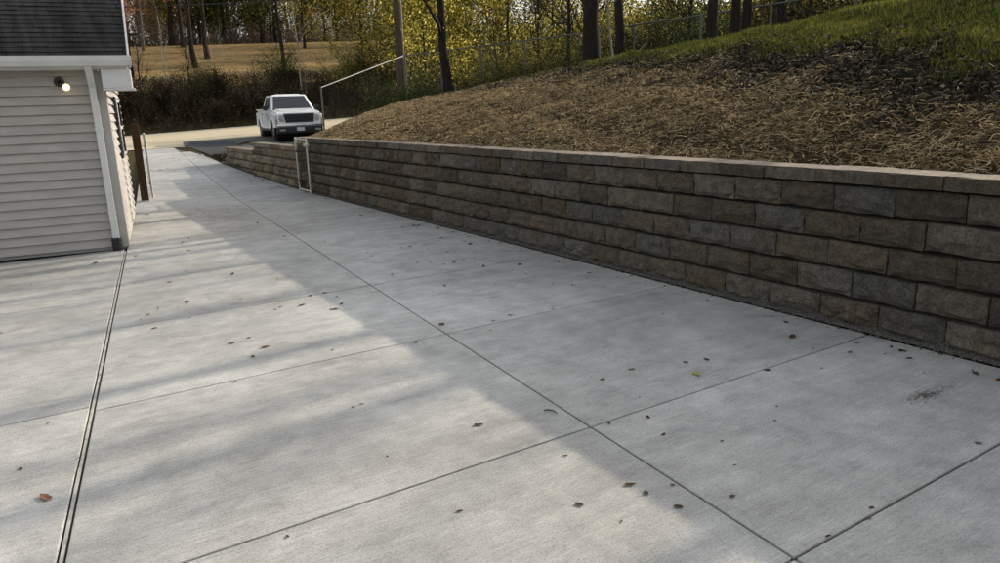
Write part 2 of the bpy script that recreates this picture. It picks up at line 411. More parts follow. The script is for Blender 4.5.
# asphalt apron where the truck stands
ap = [(5.62, 24.6), (6.6, 24.9), (9.0, 26.6), (13.5, 30.5), (17, 36.4), (6.3, 36.4), (5.78, 33.2)]
def poly_sheet(name, P, m, dz, n=26):
    bm = bmesh.new(); vs = [bm.verts.new((x, y, 0)) for x, y in P]; bm.faces.new(vs)
    x0, x1 = min(p[0] for p in P), max(p[0] for p in P); y0, y1 = min(p[1] for p in P), max(p[1] for p in P)
    for i in range(1, n):
        for no, c in (((1, 0, 0), (x0 + (x1 - x0) * i / n, 0, 0)), ((0, 1, 0), (0, y0 + (y1 - y0) * i / n, 0))):
            bmesh.ops.bisect_plane(bm, geom=bm.verts[:] + bm.edges[:] + bm.faces[:], plane_co=c, plane_no=no)
    for v in bm.verts: v.co.z = g(v.co.x, v.co.y) + dz
    bmesh.ops.recalc_face_normals(bm, faces=bm.faces)
    if sum(f.normal.z for f in bm.faces) < 0: bmesh.ops.reverse_faces(bm, faces=bm.faces)
    me = bpy.data.meshes.new(name); bm.to_mesh(me); bm.free(); me.materials.append(M[m])
    return link(name, me)
tag(poly_sheet('asphalt_apron', ap, 'asphalt', .022), kind='structure')
tag(poly_sheet('asphalt_patch', [(5.58, 27.0), (5.80, 32.9), (6.5, 35.8), (8.0, 34.6), (7.6, 31.0), (6.3, 27.6)], 'asphalt_new', .028), kind='structure')

# ---------------------------------------------------------------- driveway of concrete panels
drv = tag(empty('driveway'), kind='structure')
def xl(y): return 1.03 + .1435 * (y - 11.15) - (.0 if y > 4 else 0)        # expansion joint / house side line
def xc(y): return 2.13 + .0975 * y                                        # centre joint
def xr(y): return 5.06 + .013 * (y - 2) if y < 24 else 5.31 + .05 * (y - 24)  # edge along the wall
def bed(x0f, x1f, ya, yb, n, dz):
    b = MB()
    ysv = np.linspace(ya, yb, n)
    for i in range(n - 1):
        y0, y1 = ysv[i], ysv[i + 1]
        P = [(x0f(y0), y0), (x1f(y0), y0), (x1f(y1), y1), (x0f(y1), y1)]
        k = len(b.v); b.v += [(x, y, float(gd(x, y)) + dz) for x, y in P]; b.f.append((k, k + 1, k + 2, k + 3))
    return b
bed(lambda y: -9.0, lambda y: xl(y), -4, 11.4, 16, -.022).build('joint_bed', 'joint', drv)
bed(lambda y: xl(y), lambda y: xr(y) + .12, -4, 33.0, 60, -.022).build('joint_bed', 'joint', drv)
def panel(P, gap=.0065, name='concrete_panel'):
    """P: four corners counter-clockwise"""
    cx = sum(p[0] for p in P) / 4; cy = sum(p[1] for p in P) / 4
    Q = []
    for x, y in P:
        Q.append((x + math.copysign(gap, cx - x), y + math.copysign(gap, cy - y)))
    b = MB(); b.hexa([(x, y, float(gd(x, y)) - .02) for x, y in Q] + [(x, y, float(gd(x, y))) for x, y in Q])
    return b.build(name, 'concrete', drv, bevel=.006, seg=2)
YJ = [-4, -1.8, .2, 1.53, 2.92, 4.93, 6.86, 8.8, 10.75, 12.7, 14.6, 16.5, 18.4, 20.3, 22.2, 24.1, 26, 28, 30, 32.95]
for a, b_ in zip(YJ[:-1], YJ[1:]):
    if b_ <= 14.7 or True:
        panel([(xl(a), a), (xc(a), a), (xc(b_), b_), (xl(b_), b_)])
        if xr(a) - xc(a) > .6: panel([(xc(a), a), (xr(a), a), (xr(b_), b_), (xc(b_), b_)])
YA = [-4, -1.0, 2.0, 5.02, 8.1, 11.15]
for a, b_ in zip(YA[:-1], YA[1:]):
    for x0, x1 in ((-9, -5.5), (-5.5, -2.2)): panel([(x0, a), (x1, a), (x1, b_), (x0, b_)])
    e0, e1 = xl(a) - .024, xl(b_) - .024
    panel([(-2.2, a), (e0, a), (e1, b_), (-2.2, b_)])
eb = MB()
ee = np.linspace(-3.9, 11.0, 40)
for i in range(39):
    y0, y1 = ee[i], ee[i + 1]; z = -.004 + .003 * math.sin(i * 2.3)
    eb.hexa([(xl(y0) - .020, y0, -.02), (xl(y0) - .005, y0, -.02), (xl(y1) - .005, y1, -.02), (xl(y1) - .020, y1, -.02),
             (xl(y0) - .020, y0, z), (xl(y0) - .005, y0, z), (xl(y1) - .005, y1, z), (xl(y1) - .020, y1, z)])
eb.build('expansion_strip', 'expansion', drv)

# ---------------------------------------------------------------- retaining wall
def wx(y): return 5.13 + .013 * (y - 2)
CH = .216; BL = .4835
def block_mesh(seed, L, H=.202, D=.28):
    """split-faced block: face towards -X, length along Y, centred; origin bottom centre of face"""
    r = random.Random(seed); nx, nz = 6, 4
    V = []; F = []
    ed = .018
    for j in range(nz + 1):
        for i in range(nx + 1):
            u = i / nx; w = j / nz
            edge = (i in (0, nx)) or (j in (0, nz))
            y = -L / 2 + L * u + (0 if i in (0, nx) else r.uniform(-.012, .012)); z = H * w + (0 if j in (0, nz) else r.uniform(-.007, .007))
            if edge:
                x = ed + r.uniform(0, .020); y += r.uniform(0, .004) * (1 if i == 0 else -1 if i == nx else 0); z += r.uniform(0, .012) * (1 if j == 0 else -1 if j == nz else 0)
            else: x = -.006 + r.uniform(-.030, .016)
            V.append((x, y, z))
    for j in range(nz):
        for i in range(nx):
            a = j * (nx + 1) + i; q = (a, a + 1, a + nx + 2, a + nx + 1)
            if r.random() < .5: F += [(q[0], q[1], q[2]), (q[0], q[2], q[3])]
            else: F += [(q[0], q[1], q[3]), (q[1], q[2], q[3])]
    n = len(V); V += [(D, -L / 2, 0), (D, L / 2, 0), (D, L / 2, H), (D, -L / 2, H)]
    bot = [i for i in range(nx + 1)]; top = [nz * (nx + 1) + i for i in range(nx + 1)]
    F.append(tuple(bot[::-1] + [n, n + 1])); F.append(tuple(top + [n + 2, n + 3]))
    F.append(tuple([j * (nx + 1) for j in range(nz + 1)] + [n + 3, n]))
    F.append(tuple([j * (nx + 1) + nx for j in range(nz, -1, -1)] + [n + 1, n + 2])); F.append((n, n + 3, n + 2, n + 1))
    me = bpy.data.meshes.new('block'); me.from_pydata(V, [], F)
    bm = bmesh.new(); bm.from_mesh(me); bmesh.ops.recalc_face_normals(bm, faces=bm.faces); bm.to_mesh(me); bm.free()
    me.materials.append(M['block']); return me
def cap_mesh(seed, L, H=.098, D=.33):
    r = random.Random(seed); b = MB()
    n = 5
    for i in range(n):
        y0 = -L / 2 + L * i / n; y1 = -L / 2 + L * (i + 1) / n
        pass
    me = MB().box((-.02, -L / 2, 0), (D - .02, L / 2, H)).mesh('cap', 'cap')
    bm = bmesh.new(); bm.from_mesh(me)
    bmesh.ops.subdivide_edges(bm, edges=[e for e in bm.edges if abs(e.verts[0].co.y - e.verts[1].co.y) > .1], cuts=4)
    for v in bm.verts:
        if v.co.x < 0: v.co.x += r.uniform(-.014, .016)
        if v.co.z > H / 2: v.co.z += r.uniform(-.002, .002)
    ed = [e for e in bm.edges if all(v.co.x < .02 and v.co.z > H / 2 for v in e.verts)]
    bmesh.ops.bevel(bm, geom=ed, offset=.012, segments=2, affect='EDGES')
    for f in bm.faces:
        f.material_index = 0 if f.normal.z > .6 else 1
    bm.to_mesh(me); bm.free(); me.materials.append(M['block']); return me
full = [block_mesh(i, BL - .008) for i in range(10)]; half = [block_mesh(50 + i, BL * .5 - .004) for i in range(5)]; tq = [block_mesh(80 + i, BL * .75 - .004) for i in range(5)]
capm = [cap_mesh(i, BL - .006) for i in range(7)]
def tan(me):  # mesh copy using the block colour with sunlight painted in
    c_ = me.copy(); c_.materials[len(c_.materials) - 1] = M['block_sunlit']; return c_
full_lit, half_lit, cap_lit = [tan(m_) for m_ in full], [tan(m_) for m_ in half], [tan(m_) for m_ in capm]
wall = tag(empty('retaining_wall', (5.2, 6, 0)), 'long straight retaining wall of brown split-face blocks beside the driveway', 'retaining wall')
def lay(parent, me, name, x, y, z, rz, rr):
    o = bpy.data.objects.new(name, me); C.objects.link(o); o.parent = parent
    o.matrix_parent_inverse = Matrix.Translation(-Vector(parent.location))
    o.location = (x, y, z); o.rotation_euler = (rr.uniform(-.006, .006), rr.uniform(-.01, .01), rz + rr.uniform(-.012, .012))
    return o
rr = random.Random(11); RZ = -.013
PH = [2.40, 2.16, 2.41, 2.18, 2.43]           # joint phase of each course, top to bottom
for row in range(5):
    z = (4 - row) * CH + .004
    y = PH[row] - 11 * BL
    while y < 16.55:
        L, ms = BL, full
        if y > 8.6:
            q = rr.random()
            if q < .16: L, ms = BL * .5, half
            elif q < .32: L, ms = BL * .75, tq
        if y + L > 16.75:
            if 16.6 - y < .15: break
            L, ms = (BL * .5, half)
        yc = y + L / 2; x = wx(yc) + .010 * (4 - row) + rr.uniform(-.004, .004)
        lay(wall, rr.choice(ms), 'block', x, yc, z + rr.uniform(-.002, .002), RZ, rr); y += L
y = 2.55 - 11 * BL
while y < 16.6:
    yc = y + BL / 2; lay(wall, rr.choice(capm), 'cap_stone', wx(yc) + .046 + rr.uniform(-.008, .008), yc, 5 * CH + .002 + rr.uniform(0, .005), RZ, rr); y += BL
core = MB()
for a in range(-4, 17):
    b_ = min(a + 1, 16.6)
    core.hexa([(wx(a) + .20, a, -.1), (wx(a) + .27, a, -.1), (wx(b_) + .27, b_, -.1), (wx(b_) + .20, b_, -.1),
               (wx(a) + .20, a, 1.04), (wx(a) + .27, a, 1.04), (wx(b_) + .27, b_, 1.04), (wx(b_) + .20, b_, 1.04)])
core.build('backfill_core', 'joint', wall)
# lower stepped end
wall2 = tag(empty('retaining_wall', (5.4, 20, 0)), 'low stepped end of the block wall beyond the chain link gate', 'retaining wall')
def course(parent, y0, y1, z, phase, setb):
    y = y0 - phase * BL * .5
    first = True
    while y < y1 - .05:
        L, ms = BL, full_lit
        if first and phase: y = y0; L, ms = BL * .5, half_lit
        first = False
        if y + L > y1 + .1: L, ms = BL * .5, half_lit
        yc = y + L / 2
        lay(parent, rr.choice(ms), 'block', wx(yc) + setb + rr.uniform(-.004, .004), yc, z, RZ, rr); y += L
for k in range(5):
    z = k * CH - .0 + .004
    ends = [24.9, 24.6, 24.2, 20.95, 0]
    if ends[k]: course(wall2, 16.86, ends[k], z, k % 2, .010 * k)
y = 16.86
while y < 20.9: lay(wall2, rr.choice(cap_lit), 'cap_stone', wx(y + BL / 2) + .04, y + BL / 2, 4 * CH + .002, RZ, rr); y += BL
y = 21.02
while y < 24.1: lay(wall2, rr.choice(cap_lit), 'cap_stone', wx(y + BL / 2) + .03, y + BL / 2, 3 * CH + .002, RZ, rr); y += BL
MB().hexa([(wx(17) + .2, 16.9, -.1), (wx(17) + .27, 16.9, -.1), (wx(24) + .27, 24.2, -.1), (wx(24) + .2, 24.2, -.1),
           (wx(17) + .2, 16.9, .6), (wx(17) + .27, 16.9, .6), (wx(24) + .27, 24.2, .6), (wx(24) + .2, 24.2, .6)]).build('backfill_core', 'joint', wall2)
# soil behind the low end
tag(poly_sheet('soil_bed', [(5.62, 16.5), (6.6, 16.5), (9.0, 21), (9.5, 27), (6.6, 25.2), (5.62, 24.8)], 'ground', -.01, 20), kind='structure')

# gravel strip along the wall base
def stones_np(P, size, rng):
    base = np.array([(1, 0, 0), (-1, 0, 0), (0, 1, 0), (0, -1, 0), (0, 0, .7), (0, 0, -.7)], float)
    F0 = np.array([(0, 2, 4), (2, 1, 4), (1, 3, 4), (3, 0, 4), (2, 0, 5), (1, 2, 5), (3, 1, 5), (0, 3, 5)])
    n = len(P); ang = rng.uniform(0, 6.28, n); ca_, sa_ = np.cos(ang), np.sin(ang)
    b = base[None] * rng.uniform(.6, 1.3, (n, 6, 1)) * size[:, None, None]
    bx = b[..., 0] * ca_[:, None] - b[..., 1] * sa_[:, None]; by = b[..., 0] * sa_[:, None] + b[..., 1] * ca_[:, None]
    V = np.stack([bx, by, b[..., 2]], -1) + P[:, None, :]
    F = (F0[None] + (np.arange(n) * 6)[:, None, None]).reshape(-1, 3)
    return V.reshape(-1, 3), F
n = 9000; gy = RNG.uniform(-3, 24, n); off = np.abs(RNG.normal(0, .045, n)); gxx = wx(gy) + .01 - off
gs = RNG.uniform(.004, .012, n); gz = gd(gxx, gy) + gs * .3 + np.clip(.026 - off * .45, 0, 1)
V, F = stones_np(np.stack([gxx, gy, gz], 1), gs, RNG)
tag(link('gravel', mesh_np('gravel', V, F, 'gravel')), 'strip of dark gravel along the foot of the block wall', 'gravel', kind='stuff')
fil = MB()
for a in range(-4, 25):
    b_ = a + 1
    za, zb = float(gd(5, a)), float(gd(5, b_))
    k = len(fil.v); fil.v += [(wx(a) - .045, a, za + .002), (wx(a) + .03, a, za + .035), (wx(b_) + .03, b_, zb + .035), (wx(b_) - .045, b_, zb + .002)]; fil.f.append((k, k + 1, k + 2, k + 3))
tag(fil.build('gravel_bed', 'gravel'), kind='structure')

# ---------------------------------------------------------------- house
HC = Vector((1.03, 11.16, 0)); HR = math.atan(.1435)       # corner nearest the drive; local -X runs left along the front, +Y along the side
house = tag(empty('garage', HC, -HR), 'small grey-sided garage with black shingle roof and white gutter', 'garage')
HW, HD, HE = 7.0, 4.5, 2.36
MB().box((-HW, .012, .0), (-.012, HD, HE)).build('wall_core', 'trim_grey', house)
EXP = .118
def board(x0, x1, z, face):
    """wedge plank; face 'front' looks to -Y, 'side' looks to +X"""
    b = MB(); t0, t1 = .040, .003; h1 = EXP
    if face == 'front': P = [(x0, .0, z), (x1, .0, z), (x1, -t0, z), (x0, -t0, z), (x0, .0, z + h1), (x1, .0, z + h1), (x1, -t1, z + h1), (x0, -t1, z + h1)]
    else: P = [(-.0, x0, z), (-.0, x1, z), (t0, x1, z), (t0, x0, z), (0, x0, z + h1), (0, x1, z + h1), (t1, x1, z + h1), (t1, x0, z + h1)]
    b.hexa(P); return b
z = .05
while z < HE - .05:
    board(-HW, -.13, z, 'front').build('siding_board', 'siding', house, bevel=.002)
    board(.10, HD, z, 'side').build('siding_board', 'siding', house, bevel=.002); z += EXP
PITCH = math.tan(math.radians(30)); OH = .30; RK = .34
gz_ = MB(); k = 0
gz_.v = [(-.012, .012, HE), (-.012, HD, HE), (-.012, HD / 2, HE + PITCH * HD / 2), (-HW, .012, HE), (-HW, HD, HE), (-HW, HD / 2, HE + PITCH * HD / 2)]
gz_.f = [(0, 1, 2), (3, 5, 4), (0, 3, 4, 1), (0, 2, 5, 3), (1, 4, 5, 2)]; gz_.build('gable_core', 'trim_grey', house)
while z < HE + PITCH * HD / 2 - .2:
    ins = (z + EXP - HE) / PITCH + .03
    board(max(.1, ins), HD - max(.1, ins), z, 'side').build('siding_board', 'siding', house, bevel=.002); z += EXP
MB().box((-.125, -.040, .03), (.042, .095, HE - .02)).build('corner_trim', 'trim_grey', house, bevel=.006)
# eave: fascia, soffit, gutter; roof
ez = HE + .02
MB().box((-HW, -OH, ez - .02), (RK, 0.0, ez)).build('soffit', 'trim', house)
MB().box((-HW, -OH - .025, ez - .01), (RK + .05, -OH - .001, ez + .14)).build('fascia', 'trim', house, bevel=.004)
gt = MB(); prof = [(-OH - .027, ez + .12), (-OH - .027, ez + .01), (-OH - .10, ez + .01), (-OH - .135, ez + .07), (-OH - .15, ez + .135), (-OH - .14, ez + .135), (-OH - .125, ez + .075), (-OH - .095, ez + .02), (-OH - .037, ez + .02), (-OH - .037, ez + .12)]
n0 = len(prof); gt.v = [(-HW, a, b) for a, b in prof] + [(RK + .06, a, b) for a, b in prof]
gt.f = [(i, (i + 1) % n0, n0 + (i + 1) % n0, n0 + i) for i in range(n0)] + [tuple(range(n0))[::-1]]
gt.f.append(tuple(range(n0, 2 * n0))); gut = gt.build('gutter', 'trim', house)
MB().box((RK + .056, -OH - .146, ez + .012), (RK + .062, -OH - .03, ez + .13)).build('end_cap', 'trim', gut)
MB().box((.03, -OH + .0, ez - .26), (RK + .03, .10, ez - .022)).build('eave_return', 'trim', house, bevel=.006)
MB().box((.03, -OH - .03, ez - .285), (RK + .06, .12, ez - .262)).build('return_moulding', 'trim', house, bevel=.004)
# downspout
ds = MB()
def rectpath(b, pts, w, d):
    for (p0, p1) in zip(pts[:-1], pts[1:]):
        p0 = Vector(p0); p1 = Vector(p1)
        dy = Vector((0, d / 2, 0)); dx = Vector((w / 2, 0, 0))
        b.hexa([p0 - dx - dy, p0 + dx - dy, p0 + dx + dy, p0 - dx + dy, p1 - dx - dy, p1 + dx - dy, p1 + dx + dy, p1 - dx + dy])
rectpath(ds, [(-.10, -.105, .17), (-.10, -.105, ez - .24), (-.10, -OH - .08, ez + .005)], .082, .062)
dso = ds.build('downspout', 'trim', house, bevel=.004)
for zz in (.5, 1.6): MB().box((-.148, -.14, zz), (-.052, -.05, zz + .03)).build('strap', 'trim', dso)
bt = MB()
for i in range(6): bt.tube([(-.10, -.105 - .004 * i, .005 + .03 * i), (-.10, -.105 - .004 * i, .028 + .03 * i)], .058 if i % 2 else .066, 14)
bt.build('drain_boot', 'black', dso)
# roof deck and shingle courses
rl = HD / 2 + OH + .02; sl = math.hypot(rl, rl * PITCH); ca_, sa_ = math.cos(math.atan(PITCH)), math.sin(math.atan(PITCH))
rz0 = ez + .10
def rp(x, s, t):                 # along the front slope: s up the slope, t out of it
    return (x, -OH - .03 + s * ca_ - t * sa_, rz0 + s * sa_ + t * ca_)
def rpb(x, s, t):
    return (x, HD + OH + .03 - s * ca_ + t * sa_, rz0 + s * sa_ + t * ca_)
roof = MB().hexa([rp(-HW, 0, 0), rp(RK, 0, 0), rp(RK, sl, 0), rp(-HW, sl, 0), rp(-HW, 0, .03), rp(RK, 0, .03), rp(RK, sl, .03), rp(-HW, sl, .03)])
roof.hexa([rpb(-HW, 0, 0), rpb(RK, 0, 0), rpb(RK, sl, 0), rpb(-HW, sl, 0), rpb(-HW, 0, .03), rpb(RK, 0, .03), rpb(RK, sl, .03), rpb(-HW, sl, .03)])
roofo = roof.build('roof', 'shingle', house)
s = -.03; ci = 0
while s < sl - .1:
    cb = MB(); x = -HW - random.uniform(0, .3)
    while x < RK + .015:
        x1 = min(x + .33, RK + .02); x0 = max(x, -HW)
        if x1 - x0 > .02:
            jit = random.uniform(-.006, .006); th = random.uniform(.012, .02)
            cb.hexa([rp(x0, s + jit, .034), rp(x1 - .006, s + jit, .034), rp(x1 - .006, s + .2, .032), rp(x0, s + .2, .032),
                     rp(x0, s + jit, .034 + th), rp(x1 - .006, s + jit, .034 + th), rp(x1 - .006, s + .2, .036), rp(x0, s + .2, .036)])
        x += .33
    cb.build('shingle_course', 'shingle', roofo); s += .135; ci += 1
MB().hexa([rp(RK + .004, -.02, -.12), rp(RK + .03, -.02, -.12), rp(RK + .03, sl, -.12), rp(RK + .004, sl, -.12),
           rp(RK + .004, -.02, .035), rp(RK + .03, -.02, .035), rp(RK + .03, sl, .035), rp(RK + .004, sl, .035)]).build('rake_board', 'trim', house)
MB().hexa([rp(RK + .022, -.03, .036), rp(RK + .045, -.03, .036), rp(RK + .045, sl, .036), rp(RK + .022, sl, .036),
           rp(RK + .022, -.03, .056), rp(RK + .045, -.03, .056), rp(RK + .045, sl, .056), rp(RK + .022, sl, .056)]).build('drip_edge', 'trim', house)
# window with shutters on the gable side
win = MB().box((.03, 2.2, 1.15), (.07, 3.0, 2.05)).build('window', 'trim', house, bevel=.006)
MB().box((.071, 2.27, 1.21), (.076, 2.93, 1.57)).build('pane', 'glass', win)
MB().box((.071, 2.27, 1.62), (.076, 2.93, 1.99)).build('pane', 'glass', win)
for y0 in (1.83, 3.03):
    sh = MB().box((.03, y0, 1.13), (.065, y0 + .34, 2.07)).build('shutter', 'black', house, bevel=.004)
    sb = MB()
    for i in range(11): sb.box((.066, y0 + .05, 1.19 + i * .075), (.069, y0 + .29, 1.235 + i * .075))
    sb.build('louvre', 'black', sh)
# wall lamp
wl = tag(empty('wall_lamp', HC + Matrix.Rotation(-HR, 3, 'Z') @ Vector((-.47, -.03, 2.22)), -HR), 'lit flood lamp with dark base on the garage wall under the gutter', 'lamp')
MB().tube([(0, .0, 0), (0, -.025, 0)], .060, 20).build('base', 'darkmetal', wl, bevel=.003)
MB().tube([(0, -.025, 0), (.02, -.06, -.02), (.045, -.085, -.045)], [.022, .024, .03], 12).build('neck', 'darkmetal', wl, smooth=True)
bb = bmesh.new(); bmesh.ops.create_uvsphere(bb, u_segments=20, v_segments=12, radius=.043)
for v in bb.verts:
    v.co.z *= 1.05
    for_ = 0
bme = bpy.data.meshes.new('bulb'); bb.to_mesh(bme); bb.free(); bme.materials.append(M['bulb'])
for p_ in bme.polygons: p_.use_smooth = True
bo = link('bulb', bme, None, wl); bo.location = (.078, -.10, -.07)

# ---------------------------------------------------------------- gate leaves and post
def chain(b, p0, p1, z0f, z1f, n_u, r=.0022, step=.06):
    """woven diamond wire between two points"""
    p0 = Vector(p0); p1 = Vector(p1); Ln = (p1 - p0).length; d = (p1 - p0) / Ln
    H = z1f - z0f
    t = -H
    while t < Ln:
        for sgn in (1, -1):
            a0, a1 = (t, t + H) if sgn == 1 else (t + H, t)
            q0, q1 = (a0, 0.0), (a1, H)
            # clip to 0..Ln
            def cl(q, w):
                if q[0] < 0: f_ = (0 - q[0]) / (w[0] - q[0]); return (0, q[1] + (w[1] - q[1]) * f_)
                if q[0] > Ln: f_ = (Ln - q[0]) / (w[0] - q[0]); return (Ln, q[1] + (w[1] - q[1]) * f_)
                return q
            if max(a0, a1) <= 0 or min(a0, a1) >= Ln: continue
            c0, c1 = cl(q0, q1), cl(q1, q0)
            w0 = p0 + d * c0[0]; w1 = p0 + d * c1[0]
            b.tube([(w0.x, w0.y, w0.z + z0f + c0[1]), (w1.x, w1.y, w1.z + z0f + c1[1])], r, 3, False)
        t += step
def gate_leaf(label, loc, rz, W_=1.0, H_=1.18):
    e = tag(empty('chain_link_gate', loc, rz), label, 'gate')
    for x in (0, W_): MB().tube([(x, 0, .03), (x, 0, H_ + .03)], .021, 10).build('upright', 'galv', e)
    for z_ in (.07, H_ - .01): MB().tube([(0, 0, z_), (W_, 0, z_)], .018, 10).build('rail', 'galv', e)
    b = MB(); chain(b, (0, 0, 0), (W_, 0, 0), .08, H_ - .02, 0, .0013, .05); b.build('wire_mesh', 'galv_dark', e)
    MB().box((-.03, -.035, H_ - .16), (.16, .03, H_ - .09)).build('latch', 'galv', e, bevel=.01)
    for z_ in (.22, H_ - .3): MB().tube([(W_, 0, z_), (W_, 0, z_ + .05)], .032, 10).build('hinge', 'galv_dark', e)
    return e
gl = gate_leaf('open chain link gate leaf standing against the block wall', (5.10, 15.45, .01), math.pi / 2 - .03, .80, 1.17)
pw = tag(empty('wooden_post', (2.07, 17.1, .0), -.1), 'square brown wooden post at the garage rear corner', 'post')
MB().box((-.075, -.075, -.1), (.075, .075, 1.62)).build('shaft', 'post_wood', pw, bevel=.008)
MB().box((-.10, -.10, -.05), (.10, .10, .04)).build('footing', 'curb', pw, bevel=.01)
g2 = gate_leaf('chain link gate leaf folded behind the brown wooden post', (2.26, 17.35, .02), math.pi / 2 - .12, 1.3, 1.35)

# ---------------------------------------------------------------- pickup truck
def truck(loc, rz):
    t = tag(empty('pickup_truck', loc, rz), 'white pickup truck parked facing the driveway', 'pickup truck')
    Wd = 1.0                                   # half width; +Y is forward, y=0 mid-wheelbase
    fw_, rw_ = 1.75, -1.95; R_ = .50
    prof = []
    def arc(cy, r, a0, a1, n=10):
        return [(cy + r * math.cos(math.radians(a0 + (a1 - a0) * i / n)), .40 + r * math.sin(math.radians(a0 + (a1 - a0) * i / n))) for i in range(n + 1)]
    prof = [(2.72, .55), (2.74, .80), (2.70, 1.02), (2.60, 1.14), (1.30, 1.26), (-.95, 1.26), (-2.95, 1.26), (-3.0, 1.10), (-2.98, .58)]
    low = [(-2.60, .52)] + arc(rw_, R_, 165, 15) + [(-1.2, .45), (1.1, .45)] + arc(fw_, R_, 165, 15) + [(2.4, .50)]
    poly = prof + low
    bm = bmesh.new()
    L = [bm.verts.new((-Wd, y, z)) for y, z in poly]; Rr = [bm.verts.new((Wd, y, z)) for y, z in poly]
    bm.faces.new(L); bm.faces.new(Rr[::-1]); n = len(poly)
    for i in range(n): bm.faces.new((L[i], Rr[i], Rr[(i + 1) % n], L[(i + 1) % n]))
    bmesh.ops.recalc_face_normals(bm, faces=bm.faces)
    es = [e for e in bm.edges if (abs(e.verts[0].co.x) == Wd and e.verts[0].co.x == e.verts[1].co.x and min(v.co.z for v in e.verts) > .54)]
    bmesh.ops.bevel(bm, geom=es, offset=.10, segments=4, affect='EDGES')
    es = [e for e in bm.edges if abs(e.verts[0].co.x - e.verts[1].co.x) > 1.5 and e.verts[0].co.z > .9 and e.verts[0].co.y > 2]
    bmesh.ops.bevel(bm, geom=es, offset=.05, segments=3, affect='EDGES')
    bmesh.ops.triangulate(bm, faces=[f for f in bm.faces if len(f.verts) > 4])
    me = bpy.data.meshes.new('body'); bm.to_mesh(me); bm.free(); me.materials.append(M['paint'])
    body = link('body', me, None, t)
    MB().hexa([(-.80, 1.35, 1.24), (.80, 1.35, 1.24), (.72, 2.55, 1.13), (-.72, 2.55, 1.13), (-.78, 1.35, 1.30), (.78, 1.35, 1.30), (.68, 2.52, 1.185), (-.68, 2.52, 1.185)]).build('hood', 'paint', t, bevel=.025, seg=3)
    # cab
    cb = MB(); B = [(-.97, -.98), (.97, -.98), (.97, 1.42), (-.97, 1.42)]; T = [(-.78, -.80), (.78, -.80), (.76, .55), (-.76, .55)]
    cb.hexa([(x, y, 1.22) for x, y in B] + [(x, y, 1.90) for x, y in T]); cab = cb.build('cab', 'paint', t, bevel=.085, seg=4)
    def onface(a, b_, c_, d_, u0, u1, v0, v1, off, name, m, par):
        a, b_, c_, d_ = map(Vector, (a, b_, c_, d_)); nrm = (b_ - a).cross(d_ - a).normalized()
        def q(u, v): return (a * (1 - u) + b_ * u) * (1 - v) + (d_ * (1 - u) + c_ * u) * v
        P = [q(u0, v0), q(u1, v0), q(u1, v1), q(u0, v1)]
        return MB().hexa([p + nrm * -.03 for p in P] + [p + nrm * off for p in P]).build(name, m, par, bevel=.003)
    def B3(i): return (B[i][0], B[i][1], 1.22)
    def T3(i): return (T[i][0], T[i][1], 1.90)
    onface(B3(2), B3(3), T3(3), T3(2), .06, .94, .10, .90, .006, 'windscreen', 'glass', cab)
    onface(B3(0), B3(1), T3(1), T3(0), .1, .9, .2, .88, .006, 'rear_window', 'glass', cab)
    for (i, j) in ((3, 0), (1, 2)):
        fr = (.12, .42, .47, .80) if i == 3 else (.20, .53, .58, .88)
        for u0, u1 in ((fr[0], fr[1]), (fr[2], fr[3])):
            onface(B3(i), B3(j), T3(j), T3(i), u0, u1, .14, .86, .006, 'side_window', 'glass', cab)
    # doors: seams and handles, decal
    for sx in (-1, 1):
        for ya, yb in ((.28, 1.30), (-.88, .24)):
            d = MB().box((sx * 1.0 - .006, ya, .56), (sx * 1.0 + .006, yb, 1.20)).build('door', 'paint', t, bevel=.004)
            MB().box((sx * 1.02 - .014, ya + .08, 1.06), (sx * 1.02 + .014, ya + .30, 1.10)).build('handle', 'black', d, bevel=.006)
        MB().box((sx * 1.0 - .009, .26 - .017, .58), (sx * 1.0 + .003, .26 + .017, 1.2)).build('door_seam', 'black', t)
    for i, (ya, yb, za) in enumerate(((.42, .98, .98), (.5, .9, .90), (.46, .94, .83))):
        MB().box((1.004, ya, za), (1.009, yb, za + .045)).build('decal', 'decal', t)
        MB().box((-1.009, ya, za), (-1.004, yb, za + .045)).build('decal', 'decal', t)
    # front
    gr = MB().hexa([(-.58, 2.66, .70), (.58, 2.66, .70), (.58, 2.775, .70), (-.58, 2.775, .70), (-.64, 2.60, 1.07), (.64, 2.60, 1.07), (.64, 2.745, 1.06), (-.64, 2.745, 1.06)]).build('grille', 'black', t, bevel=.015)
    gb = MB()
    for z_ in (.77, .87, .97): gb.box((-.58, 2.770 - (z_ - .7) * .08, z_), (.58, 2.785 - (z_ - .7) * .08, z_ + .02))
    gb.build('grille_bar', 'darkmetal', gr)
    for x0, x1, z0, z1, y0 in ((-.67, .67, 1.065, 1.11, 2.745), (-.66, .66, .665, .70, 2.78)): MB().box((x0, y0 - .06, z0), (x1, y0 + .01, z1)).build('grille_trim', 'paint', t, bevel=.006)
    for sx in (-1, 1):
        h_ = MB().hexa([(sx * .66, 2.62, .76), (sx * .99, 2.40, .76), (sx * .99, 2.71, .76), (sx * .63, 2.79, .76), (sx * .66, 2.56, 1.03), (sx * .985, 2.30, 1.03), (sx * .985, 2.65, 1.02), (sx * .66, 2.77, 1.02)]).build('headlight', 'lamp_lens', t, bevel=.012)
        MB().box((sx * .90 - .06, 2.60, .67), (sx * .90 + .06, 2.72, .74)).build('turn_signal', 'amber', h_, bevel=.008)
        mi = MB().box((sx * 1.02, 1.02, 1.24), (sx * 1.02 + sx * .20, 1.14, 1.44)) if sx > 0 else MB().box((sx * 1.02 - .20, 1.02, 1.24), (sx * 1.02, 1.14, 1.44))
        mi.build('mirror', 'black', t, bevel=.03, seg=2)
